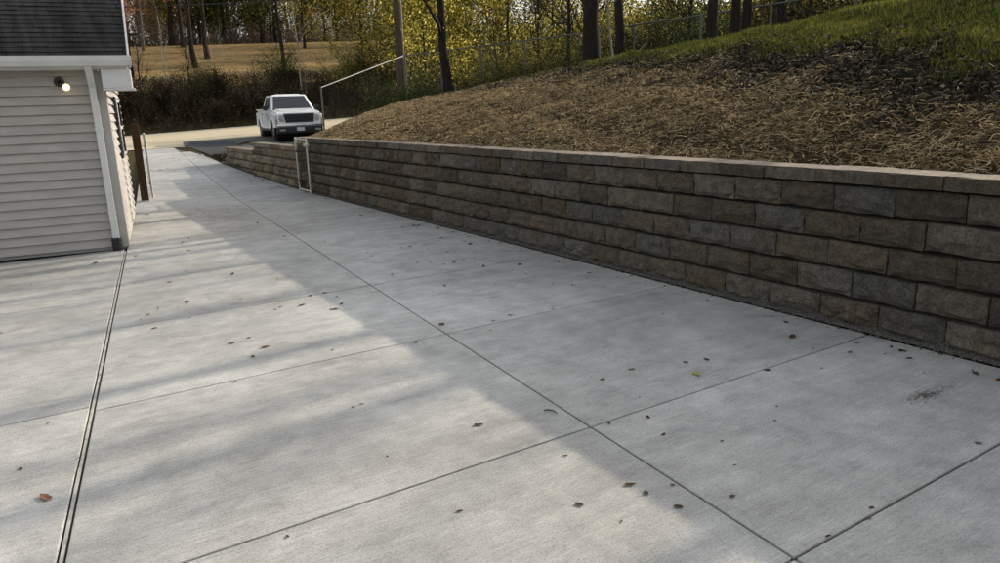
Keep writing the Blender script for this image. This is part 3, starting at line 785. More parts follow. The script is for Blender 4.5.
        MB().box((min(sx * .62, sx * .86), 2.81, .36), (max(sx * .62, sx * .86), 2.83, .45)).build('fog_lamp', 'lamp_lens', t, bevel=.01)
    MB().box((-.99, 2.62, .52), (.99, 2.86, .655)).build('bumper', 'chrome', t, bevel=.025, seg=2)
    MB().box((-.95, 2.60, .26), (.95, 2.82, .518)).build('lower_valance', 'black', t, bevel=.03, seg=2)
    MB().box((-.16, 2.822, .36), (.16, 2.835, .51)).build('license_plate', 'plate', t)
    MB().box((-.99, -3.12, .55), (.99, -2.98, .72)).build('rear_bumper', 'chrome', t, bevel=.02)
    MB().box((-.84, -2.88, 1.262), (.84, -1.08, 1.268)).build('bed_floor', 'black', t)
    for sx in (-1, 1): MB().box((sx * .93 - .06, -2.95, 1.262), (sx * .93 + .06, -1.0, 1.31)).build('bed_rail', 'paint', t, bevel=.012)
    MB().box((-.97, -1.07, 1.262), (.97, -1.0, 1.31)).build('bed_rail', 'paint', t, bevel=.012)
    for sx in (-1, 1):
        for cy in (fw_, rw_):
            xo = sx * .985; xi = sx * .72; tm = MB()
            prf = [(xi, .25), (xi, .36), (xi + sx * .03, .395), (xo - sx * .03, .395), (xo, .36), (xo, .25)]
            N = 28
            for k in range(N):
                a = 2 * math.pi * k / N
                for x, r in prf: tm.v.append((x, cy + r * math.cos(a), .395 + r * math.sin(a)))
            m_ = len(prf)
            for k in range(N):
                for i in range(m_): tm.f.append((k * m_ + i, k * m_ + (i + 1) % m_, ((k + 1) % N) * m_ + (i + 1) % m_, ((k + 1) % N) * m_ + i))
            w = tm.build('wheel', 'tyre', t)
            rm = MB().tube([(xi, cy, .395), (xo - sx * .05, cy, .395)], .25, 24)
            for k in range(6):
                a = k * math.pi / 3
                rm.hexa([Vector((xo - sx * .05, cy + math.cos(a + s_) * r_, .395 + math.sin(a + s_) * r_)) for r_, s_ in ((.05, -.5), (.24, -.16), (.24, .16), (.05, .5))] +
                        [Vector((xo - sx * .015, cy + math.cos(a + s_) * r_, .395 + math.sin(a + s_) * r_)) for r_, s_ in ((.05, -.5), (.24, -.16), (.24, .16), (.05, .5))])
            rm.build('rim', 'rim', w)
    for sx in (-1, 1):
        for cy in (fw_, rw_):
            MB().tube([(sx * 1.0, cy + .535 * math.cos(a), .40 + .535 * math.sin(a)) for a in [math.radians(12 + 156 * i / 14) for i in range(15)]], .035, 8).build('arch_flare', 'paint', t, smooth=True)
        MB().box((sx * .985 - .03, -1.35, .36), (sx * .985 + .03, 1.15, .47)).build('rocker_panel', 'black', t, bevel=.012)
        MB().tube([(sx * .75, 1.32, 1.285), (sx * .12, 1.30, 1.33)], .012, 6).build('wiper', 'black', t)
    MB().box((-.86, 1.30, 1.255), (.86, 1.44, 1.30)).build('cowl', 'black', t, bevel=.02)
    MB().hexa([(-.72, -.72, 1.885), (.72, -.72, 1.885), (.70, .48, 1.885), (-.70, .48, 1.885), (-.50, -.55, 1.935), (.50, -.55, 1.935), (.48, .28, 1.935), (-.48, .28, 1.935)]).build('roof_panel', 'paint', t, bevel=.04, seg=3)
    for cy in (fw_, rw_): MB().tube([(-.9, cy, .40), (.9, cy, .40)], .49, 20).build('wheel_well', 'black', t)
    for o_ in t.children_recursive:
        me_ = o_.data; me_.polygons.foreach_set('use_smooth', np.ones(len(me_.polygons), bool)); me_.set_sharp_from_angle(angle=math.radians(38))
    return t
TX, TY = 10.55, 34.2
truck((TX, TY, g(TX, TY) + .02), math.pi - .13)

# ---------------------------------------------------------------- chain link fence
FP = [(9.93, 27.8, 1.55), (14.2, 29.2, 1.72), (15.0, 24.4, 1.75), (15.0, 18.6, 1.75), (15.0, 13.7, 1.75), (15.0, 9.5, 1.75), (15, 5.5, 1.75)]
FZ = [2.62, 3.91, 3.90, 3.81, 3.79, 3.79, 3.8]
fen = tag(empty('chain_link_fence', (14.2, 29.2, g(14.2, 29.2))), 'chain link fence with metal top rail running along the woods behind the hill', 'fence')
def fchild(b, name, m):
    o = b.build(name, m, fen); o.matrix_parent_inverse = Matrix.Translation(-Vector(fen.location)); return o
def post(x, y, zt, m): fchild(MB().tube([(x, y, g(x, y) - .3), (x, y, zt + .03)], .032, 10), 'post', m)
for i in range(len(FP)):
    x, y, _ = FP[i]; post(x, y, FZ[i], 'galv_dark')
    if i:
        x0, y0, _ = FP[i - 1]; z0, z1 = FZ[i - 1] - .02, FZ[i] - .02
        fchild(MB().tube([(x0, y0, z0), (x, y, z1)], .022, 8), 'top_rail', 'galv' if i == 1 else 'galv_dark')
        if i > 1: post((x + x0) / 2, (y + y0) / 2, (z0 + z1) / 2, 'galv_dark')
        b = MB(); Ln = math.hypot(x - x0, y - y0); n = int(Ln / .11)
        for k in range(-12, n):
            for sg in (0, 1):
                a0, a1 = (k, k + 12) if sg == 0 else (k + 12, k)
                h0, h1 = 0.0, 1.0
                if a0 < 0: h0 = -a0 / 12; a0 = 0
                if a1 < 0: h1 = 1 + a1 / 12; a1 = 0
                if a0 > n: h0 = (a0 - n) / 12; a0 = n
                if a1 > n: h1 = 1 - (a1 - n) / 12; a1 = n
                P = []
                for a, hh in ((a0, h0), (a1, h1)):
                    f_ = a / n; X_ = x0 + (x - x0) * f_; Y_ = y0 + (y - y0) * f_; zt = z0 + (z1 - z0) * f_; P.append((X_, Y_, zt - 1.55 * (1 - hh)))
                b.tube(P, .0012, 3, False)
        fchild(b, 'wire_mesh', 'galv_dark')

# ---------------------------------------------------------------- utility poles and cable
up = tag(empty('utility_pole', (15.45, 32.4, g(15.45, 32.4))), 'tall brown utility pole with a pale conduit behind the fence corner', 'utility pole')
MB().tube([(0, 0, -.3), (.1, .15, 9.5)], [.17, .13], 14).build('shaft', 'wood_pole', up, smooth=False)
MB().tube([(.20, -.10, 0), (.26, .02, 8.0)], .05, 8).build('conduit', 'bark_pale', up)
MB().box((-1.1, .02, 8.6), (1.3, .14, 8.72)).build('crossarm', 'wood_pole', up)
cb = MB(); pts = []
P0, P1 = Vector((-24, 74, 12.2)), Vector((15.6, 32.6, 6.85))
for i in range(31):
    f_ = i / 30; p = P0.lerp(P1, f_); p.z = np.interp(p.x, [-24, -3.84, 5.97, 12.52, 15.7], [12.5, 8.1, 7.12, 6.87, 6.75]); pts.append(p)
tag(cb.tube(pts, .022, 6).build('power_cable', 'black'), 'black overhead cable running left from the utility pole', 'cable')

# ---------------------------------------------------------------- trees
def grow(rng, H, r0, lean=(0, 0), first=.35, nb=10, spread=.55, levels=2, twig=True, crook=.04):
    """returns list of (points, radii, sides) and twig points"""
    tubes = []; tips = []
    n = 9; pts = []; rad = []
    dx = dy = 0
    for i in range(n + 1):
        f_ = i / n; dx += rng.normal(0, crook) * H / n; dy += rng.normal(0, crook) * H / n
        pts.append((lean[0] * f_ * H + dx, lean[1] * f_ * H + dy, f_ * H)); rad.append(r0 * (1 - .82 * f_) * (1.35 if i == 0 else 1))
    pts[0] = (pts[0][0], pts[0][1], -.3)
    tubes.append((np.array(pts), np.array(rad), 10))
    T = np.array(pts)
    def sub(base, d, L, r, lev):
        m = 4; P = [base]; q = np.array(d, float)
        for k in range(m):
            q = q + rng.normal(0, .16, 3); q[2] += .06; q /= np.linalg.norm(q); P.append(P[-1] + q * L / m)
        P = np.array(P); tubes.append((P, np.linspace(r, r * .3, m + 1), 5 if lev == 1 else 3))
        for k in range(1, m + 1): tips.append((P[k], lev))
        if lev < levels:
            for k in range(5 if lev == 1 else 4):
                f_ = rng.uniform(.25, 1); i = min(int(f_ * m), m - 1); b0 = P[i] + (P[i + 1] - P[i]) * (f_ * m - i)
                v = q + rng.normal(0, .75, 3); v /= np.linalg.norm(v); sub(b0, v, L * rng.uniform(.4, .65), r * .45, lev + 1)
    for k in range(nb):
        f_ = first + (1 - first) * (k + rng.uniform(0, 1)) / nb; i = min(int(f_ * n), n - 1)
        b0 = T[i] + (T[i + 1] - T[i]) * (f_ * n - i)
        az = rng.uniform(0, 6.28); v = np.array((math.cos(az) * spread, math.sin(az) * spread, rng.uniform(.35, .9))); v /= np.linalg.norm(v)
        sub(b0, v, H * rng.uniform(.22, .38) * (1.15 - .6 * f_), r0 * (1 - .8 * f_) * .5, 1)
    return tubes, tips
def tubes_mesh(name, tubes, m):
    b = MB()
    for P, r, s_ in tubes: b.tube([tuple(p) for p in P], [float(x) for x in r], s_, False)
    return b.mesh(name, m, smooth=True)
def leaves_mesh(name, tips, per, spread, size, rng, m, minlev=2):
    P = np.array([t for t, l in tips if l >= minlev])
    P = np.repeat(P, per, 0) + rng.normal(0, spread, (len(P) * per, 3))
    V, F = leaf_quads(P, rng.uniform(size * .6, size * 1.35, len(P)), rng); return mesh_np(name, V, F, m)
def make_tree_kind(seed, H, r0, bark, leaf, per, lsp, size, **kw):
    rng = np.random.default_rng(seed); tubes, tips = grow(rng, H, r0, **kw)
    return tubes_mesh('trunk', tubes, bark), (leaves_mesh("crown", tips, per, lsp, size, rng, leaf, kw.get('levels', 2)) if per else None)
def place_tree(kind, name, x, y, rz, sc, label, cat='tree', group=None, zoff=-.05, tilt=(0, 0)):
    e = tag(empty(name, (x, y, g(x, y) + zoff), rz), label, cat, group); e.scale = (sc, sc, sc); e.rotation_euler = (tilt[0], tilt[1], rz)
    if kind[0]: link('trunk', kind[0], None, e)
    if kind[1]: link('crown', kind[1], None, e)
    return e
bare = [make_tree_kind(20 + i, 13, .19, 'bark', 'leaf_yg', 0, 0, 0, nb=16, first=.3, levels=3, lean=(random.uniform(-.03, .03), 0)) for i in range(3)]
openb = [make_tree_kind(120 + i, 13, .15, 'bark', 'leaf_yg', 0, 0, 0, nb=8, first=.35, levels=2, lean=(random.uniform(-.03, .03), 0)) for i in range(3)]
thinleaf = [make_tree_kind(30 + i, 12, .20, 'bark', 'leaf_yg', 3, .28, .13, nb=14, first=.22, levels=3) for i in range(2)]
bigt = [make_tree_kind(40 + i, 11, .20, 'bark', 'leaf_yg', 1, .30, .10, nb=9, first=.22, levels=2, lean=(.03, 0)) for i in range(2)]
orange = make_tree_kind(50, 11, .13, 'bark_grey', 'leaf_orange', 9, .35, .20, nb=16, first=.2, levels=2, spread=.7)
greent = make_tree_kind(51, 9, .12, 'bark', 'leaf_green', 16, .50, .24, nb=18, first=.08, levels=2, spread=.9)
yelt = [make_tree_kind(52 + i, 10, .13, 'bark', 'leaf_yg', 12, .50, .22, nb=18, first=.1, levels=2, spread=.85) for i in range(2)]
sapl = make_tree_kind(54, 5.2, .035, 'bark_pale', 'leaf_yg', 0, 0, 0, nb=12, first=.25, levels=2, spread=.5)
pale = make_tree_kind(55, 11, .062, 'bark_pale', 'leaf_yg', 0, 0, 0, nb=12, first=.3, levels=2)
def make_shrub(seed, H, leaf, n, size, bark='bark'):
    rng = np.random.default_rng(seed); tubes = []; P = []
    for k in range(16):
        az = rng.uniform(0, 6.28); v = np.array((math.cos(az) * rng.uniform(.1, .75), math.sin(az) * rng.uniform(.1, .75), 1)); v /= np.linalg.norm(v)
        q = v.copy(); pts = [np.array((rng.normal(0, .15), rng.normal(0, .15), -.1))]; L = H * rng.uniform(.7, 1.05)
        for i in range(6): q = q + rng.normal(0, .13, 3); q /= np.linalg.norm(q); pts.append(pts[-1] + q * L / 6)
        pts = np.array(pts); tubes.append((pts, np.linspace(.035, .006, 7), 4)); P += [pts[i] for i in range(1, 7)]
        for j in range(7):
            i = rng.integers(1, 6); w = q + rng.normal(0, .8, 3); w /= np.linalg.norm(w); e = pts[i] + w * H * .25; tubes.append((np.array([pts[i], pts[i] + w * H * .12 + rng.normal(0, .05, 3), e]), np.array([.012, .008, .004]), 3)); P += [e, (e + pts[i]) / 2]
    P = np.array(P); idx = rng.integers(0, len(P), n); ctr = P[idx] + rng.normal(0, H * .065, (n, 3)); ctr[:, 2] = np.abs(ctr[:, 2])
    V, F = leaf_quads(ctr, rng.uniform(size * .6, size * 1.4, n), rng)
    return tubes_mesh('stems', tubes, bark), mesh_np('foliage', V, F, leaf)
shr = [make_shrub(60 + i, 3.6, 'leaf_yg', 6500, .080) for i in range(3)] + [make_shrub(70 + i, 3.2, 'leaf_green', 6000, .075) for i in range(2)]
dks = [make_shrub(75 + i, 2.4, 'leaf_dark', 3600, .11) for i in range(3)]
def place_shrub(k, x, y, sc, label, group, name='shrub'):
    e = tag(empty(name, (x, y, g(x, y) - .05), random.uniform(0, 6.28)), label, 'shrub', group); e.scale = (sc, sc, sc * random.uniform(.85, 1.15))
    link('stems', k[0], None, e); link('foliage', k[1], None, e); return e

# the trees one can tell apart
place_tree(bigt[0], 'oak_tree', 12.1, 14.6, 1.0, 1.0, 'thick grey-trunked tree at the crest of the hill, with a pale leaning sapling beside it', tilt=(0, -.10))
place_tree(openb[1], 'oak_tree', 14.2, 15.9, 2.0, .95, 'dark straight tree just right of the thick grey trunk on the crest')
place_tree(bigt[1], 'oak_tree', 13.7, 24.5, .4, .95, 'dark trunked tree rising through the chain link fence beside the thicket', tilt=(0, -.08))
place_tree(openb[0], 'oak_tree', 12.3, 10.9, .4, .72, 'leftmost of three dark trunks close together above the green grass')
place_tree(openb[1], 'oak_tree', 13.1, 11.0, 2.4, .74, 'middle of three dark trunks close together above the green grass')
place_tree(openb[2], 'oak_tree', 14.1, 11.55, 4.0, .76, 'rightmost of three dark trunks close together above the green grass')
place_tree(openb[0], 'oak_tree', 16.2, 12.2, 3.1, .8, 'dark trunk standing alone right of the three trunks above the grass')
place_tree(sapl, 'sapling', 12.55, 14.2, .5, .9, 'pale thin sapling leaning beside the thick grey trunk', tilt=(0, -.18))
place_tree(bare[1], 'bare_tree', 13.2, 65.7, 1.2, 1.1, 'nearest tall bare dark tree on the sunlit terrace across the road', tilt=(0, -.05))
place_tree(bare[2], 'bare_tree', 15.5, 71.9, .2, 1.1, 'bare dark tree on the terrace right of the nearest one', tilt=(0, -.04))
place_tree(bare[0], 'bare_tree', 15.5, 82.0, .9, 1.15, 'bare dark tree at the far edge of the sunlit terrace', tilt=(0, -.04))
place_tree(orange, 'autumn_tree', 11.4, 80, .3, 1.05, 'orange leaved autumn tree on the terrace beside the garage roof')
place_tree(orange, 'autumn_tree', 8.0, 88, 1.9, 1.15, 'orange leaved autumn tree farther back, half hidden by the garage roof')
place_tree(orange, 'autumn_tree', 10.3, 86.5, 3.3, .62, 'low orange leaved tree between the bare trunk and the garage roof')
place_tree(orange, 'autumn_tree', 12.6, 89.5, 4.6, .66, 'low orange leaved tree behind the leftmost bare terrace trees')
place_tree(sapl, 'sapling', 9.5, 58.0, 1.5, 1.0, 'pale thin sapling on the bank edge across the road')
place_tree(sapl, 'sapling', 13.6, 58.4, 3.5, .75, 'short pale sapling on the bank below the bare dark trees')
place_tree(pale, 'bare_tree', 16.9, 51.4, 1, 1.0, 'slender pale trunk rising from the brush behind the truck')
place_tree(bare[2], 'bare_tree', 18.6, 60.5, 2.2, .9, 'dark bare trunk left of the slender pale trunk behind the truck')
place_tree(greent, 'green_tree', 20.5, 88, 1, 1.0, 'dense green tree behind the bare trunks at the end of the terrace')
place_tree(greent, 'green_tree', 25.5, 86, 2.6, .95, 'green tree right of the dense green one past the terrace')
place_tree(yelt[0], 'yellow_tree', 19, 94, 0, 1.2, 'yellow green tree behind the dense green tree')
place_tree(yelt[1], 'yellow_tree', 26.5, 78, 0, 1.1, 'yellow green tree above the terrace, left of the pale trunk')
place_tree(yelt[0], 'yellow_tree', 25.5, 60.5, 2, .8, 'yellow green tree behind the slender pale trunk')
place_tree(yelt[1], 'yellow_tree', 19.5, 37.5, 3, .75, 'golden leaved tree glowing behind the utility pole')
# woods behind: not told apart from one another
def wlab(k, where):
    a = 'bare dark' if k in bare else 'orange leaved' if k is orange else 'green leaved' if k is greent else 'thinly leaved yellow' if k in thinleaf else 'full yellow green'
    return a + ' tree in the woods ' + where
wr = random.Random(5)
for i in range(46):
    for _ in range(50):
        y = wr.uniform(16, 84); x = wr.uniform(19, 62)
        if y < 36 and x < 33: continue
        if y > 34 and y < 49: continue
        if x < 22 and y > 48: continue
        if x > y * 1.25 + 9: continue
        if 57 < y < 84 and x < 33: continue
        break
    k = wr.choice([yelt[0], yelt[1], thinleaf[0], thinleaf[1], greent, bare[0], bare[2], yelt[1]])
    place_tree(k, 'woodland_tree', x, y, wr.uniform(0, 6.28), wr.uniform(.65, .95) if y > 48 else wr.uniform(.62, .85), wlab(k, 'across the road' if y > 48 else 'behind the chain link fence'), group='trees in the woods')
for i in range(84):
    x = -16 + 72 * (i % 42) / 42 + wr.uniform(-1.2, 1.2); y = wr.uniform(88, 100) if i < 42 else wr.uniform(100, 125)
    k = wr.choice([yelt[0], orange, bare[0], bare[1], bare[2], yelt[1], orange if x < 14 else greent, bare[1] if x < 16 else yelt[0]])
    place_tree(k, 'woodland_tree', x, y, wr.uniform(0, 6.28), wr.uniform(1.0, 1.4), wlab(k, 'at the back of the terrace'), group='trees behind the terrace')
for (x, y, k, s_) in ((29, 49.5, 0, .9), (32, 50.5, 1, .95), (34.5, 52, 0, 1), (31, 55, 1, 1), (36, 56, 0, 1.05), (27, 50.5, 1, .8), (38, 51, 1, .95), (41, 54, 0, 1.0), (25, 53, 0, .8)):
    place_tree(yelt[k], 'woodland_tree', x, y, x * 1.7, s_, 'golden leaved tree crowding the far roadside behind the fence', group='golden trees along the far roadside')
for i in range(18):
    y = 9.5 + 21 * (i + wr.uniform(-.4, .4)) / 18; x = wr.uniform(15.6, 21)
    place_tree(bare[i % 3], 'bare_sapling', x, y, wr.uniform(0, 6.28), wr.uniform(.3, .5), 'slim bare sapling among the thicket behind the fence', group='slim saplings behind the fence')
for i in range(9):
    x = 3 + 17 * i / 9 + wr.uniform(-.6, .6); y = wr.uniform(48.6, 57.5)
    place_tree(sapl if i % 2 else bare[i % 3], 'bare_sapling', x, y, wr.uniform(0, 6.28), wr.uniform(.5, .8) if i % 2 else wr.uniform(.2, .33), 'small bare sapling standing in the dark brush across the road', group='small saplings on the bank')
# tall bare trees on the plateau to the right whose trunks stripe the drive with shadow
for i, (x, y, s_) in enumerate(((20, 3.0, 1.05), (22.5, 5.2, 1.0), (19, 6.6, .95), (24, 8.6, 1.1), (21, 10.4, 1.0), (27, 13.2, 1.05), (29, 1.5, 1.2), (30, 6.2, 1.2))):
    place_tree(openb[i % 3], 'bare_tree', x, y, i * 1.3, s_, 'tall bare tree on the plateau right of the hill crest', group='bare trees on the plateau')

SL = 'leafy shrub in the thicket behind the chain link fence'
for i in range(34):
    y = 7 + 24.5 * (i + wr.uniform(-.3, .3)) / 34; x = wr.uniform(15.6, 18.5) + (.12 * max(0, 18 - y))
    place_shrub(wr.choice(shr + shr[3:] + dks), x, y, wr.uniform(.6, .85) if y > 15 else wr.uniform(.7, .95), SL, 'shrubs behind the fence')
for i in range(26):
    y = 9 + 23 * i / 26; x = wr.uniform(19, 25); place_shrub(wr.choice(shr[:4]), x, y, wr.uniform(1.05, 1.4), SL, 'shrubs behind the fence')
for i, (x, y, s_) in enumerate(((14.3, 27.6, .6), (13.3, 26.3, .5), (14.3, 22.5, .55), (13.9, 20.2, .5), (14.2, 17.8, .55), (12.6, 27.4, .45), (15.2, 30.6, .9), (17, 31.5, 1.0), (14.6, 31.8, .8))):
    place_shrub(shr[3 + i % 2], x, y, s_, 'low green shrub in front of the fence foot at the hill top', 'shrubs in front of the fence')
for i in range(26):
    x = wr.uniform(19, 46); y = wr.uniform(49, 56) + (0 if x < 30 else 0)
    place_shrub(shr[i % 5] if i % 3 else dks[i % 3], x, y, wr.uniform(.9, 1.6), 'yellow green shrub on the brushy bank behind the truck', 'shrubs on the bank')
for i in range(62):
    y = wr.uniform(12, 38); x = wr.uniform(26, 40)
    place_shrub(wr.choice(shr[:4]), x, y, wr.uniform(1.3, 1.75), 'large yellow green thicket shrub deep in the woods behind the fence', 'large shrubs in the woods')
for i in range(22):
    x = 1.5 + 17.5 * (i + wr.uniform(-.4, .4)) / 22; y = wr.uniform(48.6, 56.5)
    place_shrub((dks + dks + dks + shr[3:4])[wr.randrange(10)], x, y, wr.uniform(.55, 1.05), 'bushy shrub in the dark brush on the bank left of the truck', 'shrubs in the dark brush')
# dark brush covering the bank across the road
def brush(name, n_st, n_lf, box, leaf, label, hmax, ls=1.0):
    rng = np.random.default_rng(90 + n_st); x0, x1, y0, y1 = box
    bx = rng.uniform(x0, x1, n_st); by = rng.uniform(y0, y1, n_st); bz = G(bx, by)
    V = []; F = []
    q = rng.normal(0, .35, (n_st, 3)); q[:, 2] = 1; hh = rng.uniform(.25, 1, n_st) * hmax * np.clip(.75 + .5 * np.sin(bx * .9 + by * .4) * np.sin(bx * .37 - by * 1.1 + 2) + .25 * np.sin(bx * 2.3), .25, 1.5) * (1 - .6 * sm(y0 + .45 * (y1 - y0), y1, by))
    B0 = np.stack([bx, by, bz], 1); B2 = B0 + q * hh[:, None]; B1 = (B0 + B2) / 2 + rng.normal(0, .10, (n_st, 3)) * hh[:, None]
    sd_ = rng.normal(0, 1, (n_st, 3)); sd_[:, 2] = 0; sd_ /= np.linalg.norm(sd_, axis=1)[:, None]; sd_ *= .011 * ls
    Vs = np.stack([B0 - sd_, B0 + sd_, B1 + sd_ * .7, B1 - sd_ * .7, B2 + sd_ * .3, B2 - sd_ * .3], 1).reshape(-1, 3)
    k = np.arange(n_st)[:, None] * 6
    Fs = np.concatenate([k + np.array([0, 1, 2, 3]), k + np.array([3, 2, 4, 5])])
    idx = rng.integers(0, n_st, n_lf); t = rng.uniform(.1, 1, n_lf)[:, None]
    ctr = B0[idx] * (1 - t) + B2[idx] * t + rng.normal(0, .14, (n_lf, 3))
    Vl, Fl = leaf_quads(ctr, rng.uniform(.06, .17, n_lf) * ls, rng)
    me = mesh_np(name, np.concatenate([Vs, Vl]), np.concatenate([Fs, Fl + len(Vs)]), leaf)
    return tag(link(name, me), label, 'brush', kind='stuff')
brush('brush', 17000, 52000, (-4, 46, 47.9, 59.0), 'leaf_dark', 'dark tangled brush covering the bank across the road', 1.5)
brush('understory', 7000, 44000, (-18, 48, 90, 104), 'leaf_brown', 'hazy brown twiggy understory at the back of the terrace woods', 6.5, 2.0)
# dry grass on the terrace
def blades(name, P, hgt, wdt, rng, m, lay=.5, label=None, cat=None):
    n = len(P); az = rng.uniform(0, 6.28, n); t = rng.uniform(.3, 1, n) * lay
    d = np.stack([np.cos(az) * t, np.sin(az) * t, np.ones(n)], 1); d /= np.linalg.norm(d, axis=1)[:, None]
    h_ = (rng.uniform(.5, 1.2, n) * hgt)[:, None]; az2 = rng.uniform(0, 6.28, n); s_ = np.stack([np.cos(az2), np.sin(az2), np.zeros(n)], 1) * wdt
    V = np.stack([P - s_, P + s_, P + d * h_], 1).reshape(-1, 3)
    me = mesh_np(name, V, np.arange(3 * n).reshape(n, 3), m); return tag(link(name, me), label, cat, kind='stuff')
n = 150000; bx = RNG.uniform(2, 34, n); by = RNG.uniform(57, 90, n)
blades('dry_grass', np.stack([bx, by, G(bx, by) - .1], 1), .16, .03, RNG, 'tan_grass', .8, 'dry tan and green grass on the sunlit terrace', 'grass')

# ---------------------------------------------------------------- hill cover: straw, mulch, grass
def hill_pts(n, ymax=27, ymin=-2):
    # denser towards the camera
    y = ymin + (ymax - ymin) * RNG.uniform(0, 1, n) ** 1.35; x = RNG.uniform(5.56, 13.5, n)
    keep = (y - 15.2 - (x - 5.5) * 1.3) < 5.5
    return x[keep], y[keep]
def wobx(y): return .25 * np.sin(y * 2.1) + .2 * np.sin(y * 5.3)
x, y = hill_pts(520000); sxx = np.interp(y, SY, SX); pat = np.sin(x * 2.7 + y * 1.3) * np.sin(x * 1.1 - y * 2.2 + 1) + .6 * np.sin(x * 5.3 + y * 4.1 + 2) * np.sin(y * 6.1 - x * 3)
k = ((x + wobx(y) - sxx + RNG.normal(0, .6, len(x))) < 0) & (RNG.uniform(0, 1, len(x)) < np.clip(.72 + .5 * pat, .18, 1))
x, y = x[k], y[k]; n = len(x)
z = G(x, y) + lump(x, y) + RNG.uniform(-.005, .05, n)
az = RNG.uniform(0, 6.28, n); el = RNG.normal(.08, .28, n); L = RNG.uniform(.04, .15, n); wd = RNG.uniform(.0010, .0026, n) * (1 + y * .05)
d = np.stack([np.cos(az) * np.cos(el), np.sin(az) * np.cos(el), np.sin(el)], 1) * L[:, None]; s_ = np.stack([-np.sin(az), np.cos(az), np.full(n, .6)], 1) * wd[:, None]
P = np.stack([x, y, z], 1); mid = P + RNG.normal(0, .008, (n, 3)); mid[:, 2] += .010
V = np.stack([P - d / 2 - s_, P - d / 2 + s_, mid + s_, mid - s_, P + d / 2 + s_, P + d / 2 - s_], 1).reshape(-1, 3); kk = np.arange(n)[:, None] * 6
tag(link('straw', mesh_np('straw', V, np.concatenate([kk + np.array([0, 1, 2, 3]), kk + np.array([3, 2, 4, 5])]), 'straw')), 'tan straw mulch spread over the slope above the block wall', 'straw', kind='stuff')
x, y = hill_pts(150000); sxx = np.interp(y, SY, SX); gxx = np.interp(y, GY, GX); r_ = RNG.normal(0, .45, len(x))
k = ((x + wobx(y) - sxx + r_) > 0) & ((x + wobx(y) - gxx + r_) < .15); x, y = x[k], y[k]; n = len(x)
V, F = leaf_quads(np.stack([x, y, G(x, y) + lump(x, y) + RNG.uniform(0, .05, n)], 1), RNG.uniform(.03, .09, n), RNG, .55, .5)
tag(link('leaf_litter', mesh_np('leaf_litter', V, F, 'mulch')), 'dark band of leaf litter between the straw and the grass', 'leaf litter', kind='stuff')
x, y = hill_pts(420000, 24, 0); gxx = np.interp(y, GY, GX); k = ((x + wobx(y) - gxx + RNG.normal(0, .18, len(x))) > 0); x, y = x[k], y[k]
blades('grass', np.stack([x, y, G(x, y) + lump(x, y) - .005], 1), .075, .0035, RNG, 'grass', .8, 'short green grass along the top of the hill', 'grass')
x, y = hill_pts(26000); k = x < np.interp(y, SY, SX) + .2; x, y = x[k], y[k]; n = len(x)
V, F = leaf_quads(np.stack([x, y, G(x, y) + lump(x, y) + RNG.uniform(.01, .06, n)], 1), RNG.uniform(.025, .07, n), RNG, .6, .4)
tag(link('dead_leaves', mesh_np('dead_leaves', V, F, 'dead')), 'brown dead leaves strewn through the straw on the slope', 'dead leaves', kind='stuff')
# weeds at the far toe of the hill
x = RNG.uniform(5.6, 13, 30000); y = RNG.uniform(16, 30, 30000); w = y - 15.2 - (x - 5.5) * 1.3; k = (w > 2.5) & (w < 8); x, y = x[k], y[k]
blades('weeds', np.stack([x, y, G(x, y) - .01], 1), .13, .008, RNG, 'grass', .9, 'patchy green weeds on the far end of the hill', 'weeds')

# stone, pale branch on the slope
def rock(name, loc, s, seed, label, m='stone', sq=(1, .8, .6)):
    bm = bmesh.new(); bmesh.ops.create_icosphere(bm, subdivisions=2, radius=1); r = random.Random(seed)
    for v in bm.verts:
        q = 1 + r.uniform(-.2, .2); v.co = Vector((v.co.x * s * sq[0] * q, v.co.y * s * sq[1] * q, v.co.z * s * sq[2] * q))
    me = bpy.data.meshes.new(name); bm.to_mesh(me); bm.free(); me.materials.append(M[m]); o = link(name, me); o.location = loc
    return tag(o, label, 'stone')
rock('stone', (6.2, 8.8, g(6.2, 8.8) + .045), .075, 3, 'dark grey stone lying on the straw slope just above the wall')
br = MB(); bx0, by0 = 11.3, 13.0
br.tube([(bx0, by0, g(bx0, by0) + .04), (bx0 + .22, by0 - .25, g(bx0, by0) + .07), (bx0 + .45, by0 - .42, g(bx0, by0) + .12)], [.022, .02, .01], 6)
br.tube([(bx0 + .42, by0 - .40, g(bx0, by0) + .07), (bx0 + .62, by0 - .58, g(bx0, by0) + .33)], [.018, .012], 6)
tag(br.build('fallen_branch', 'bark_pale'), 'pale fallen branch on the grass rim near the thick trunk', 'branch')

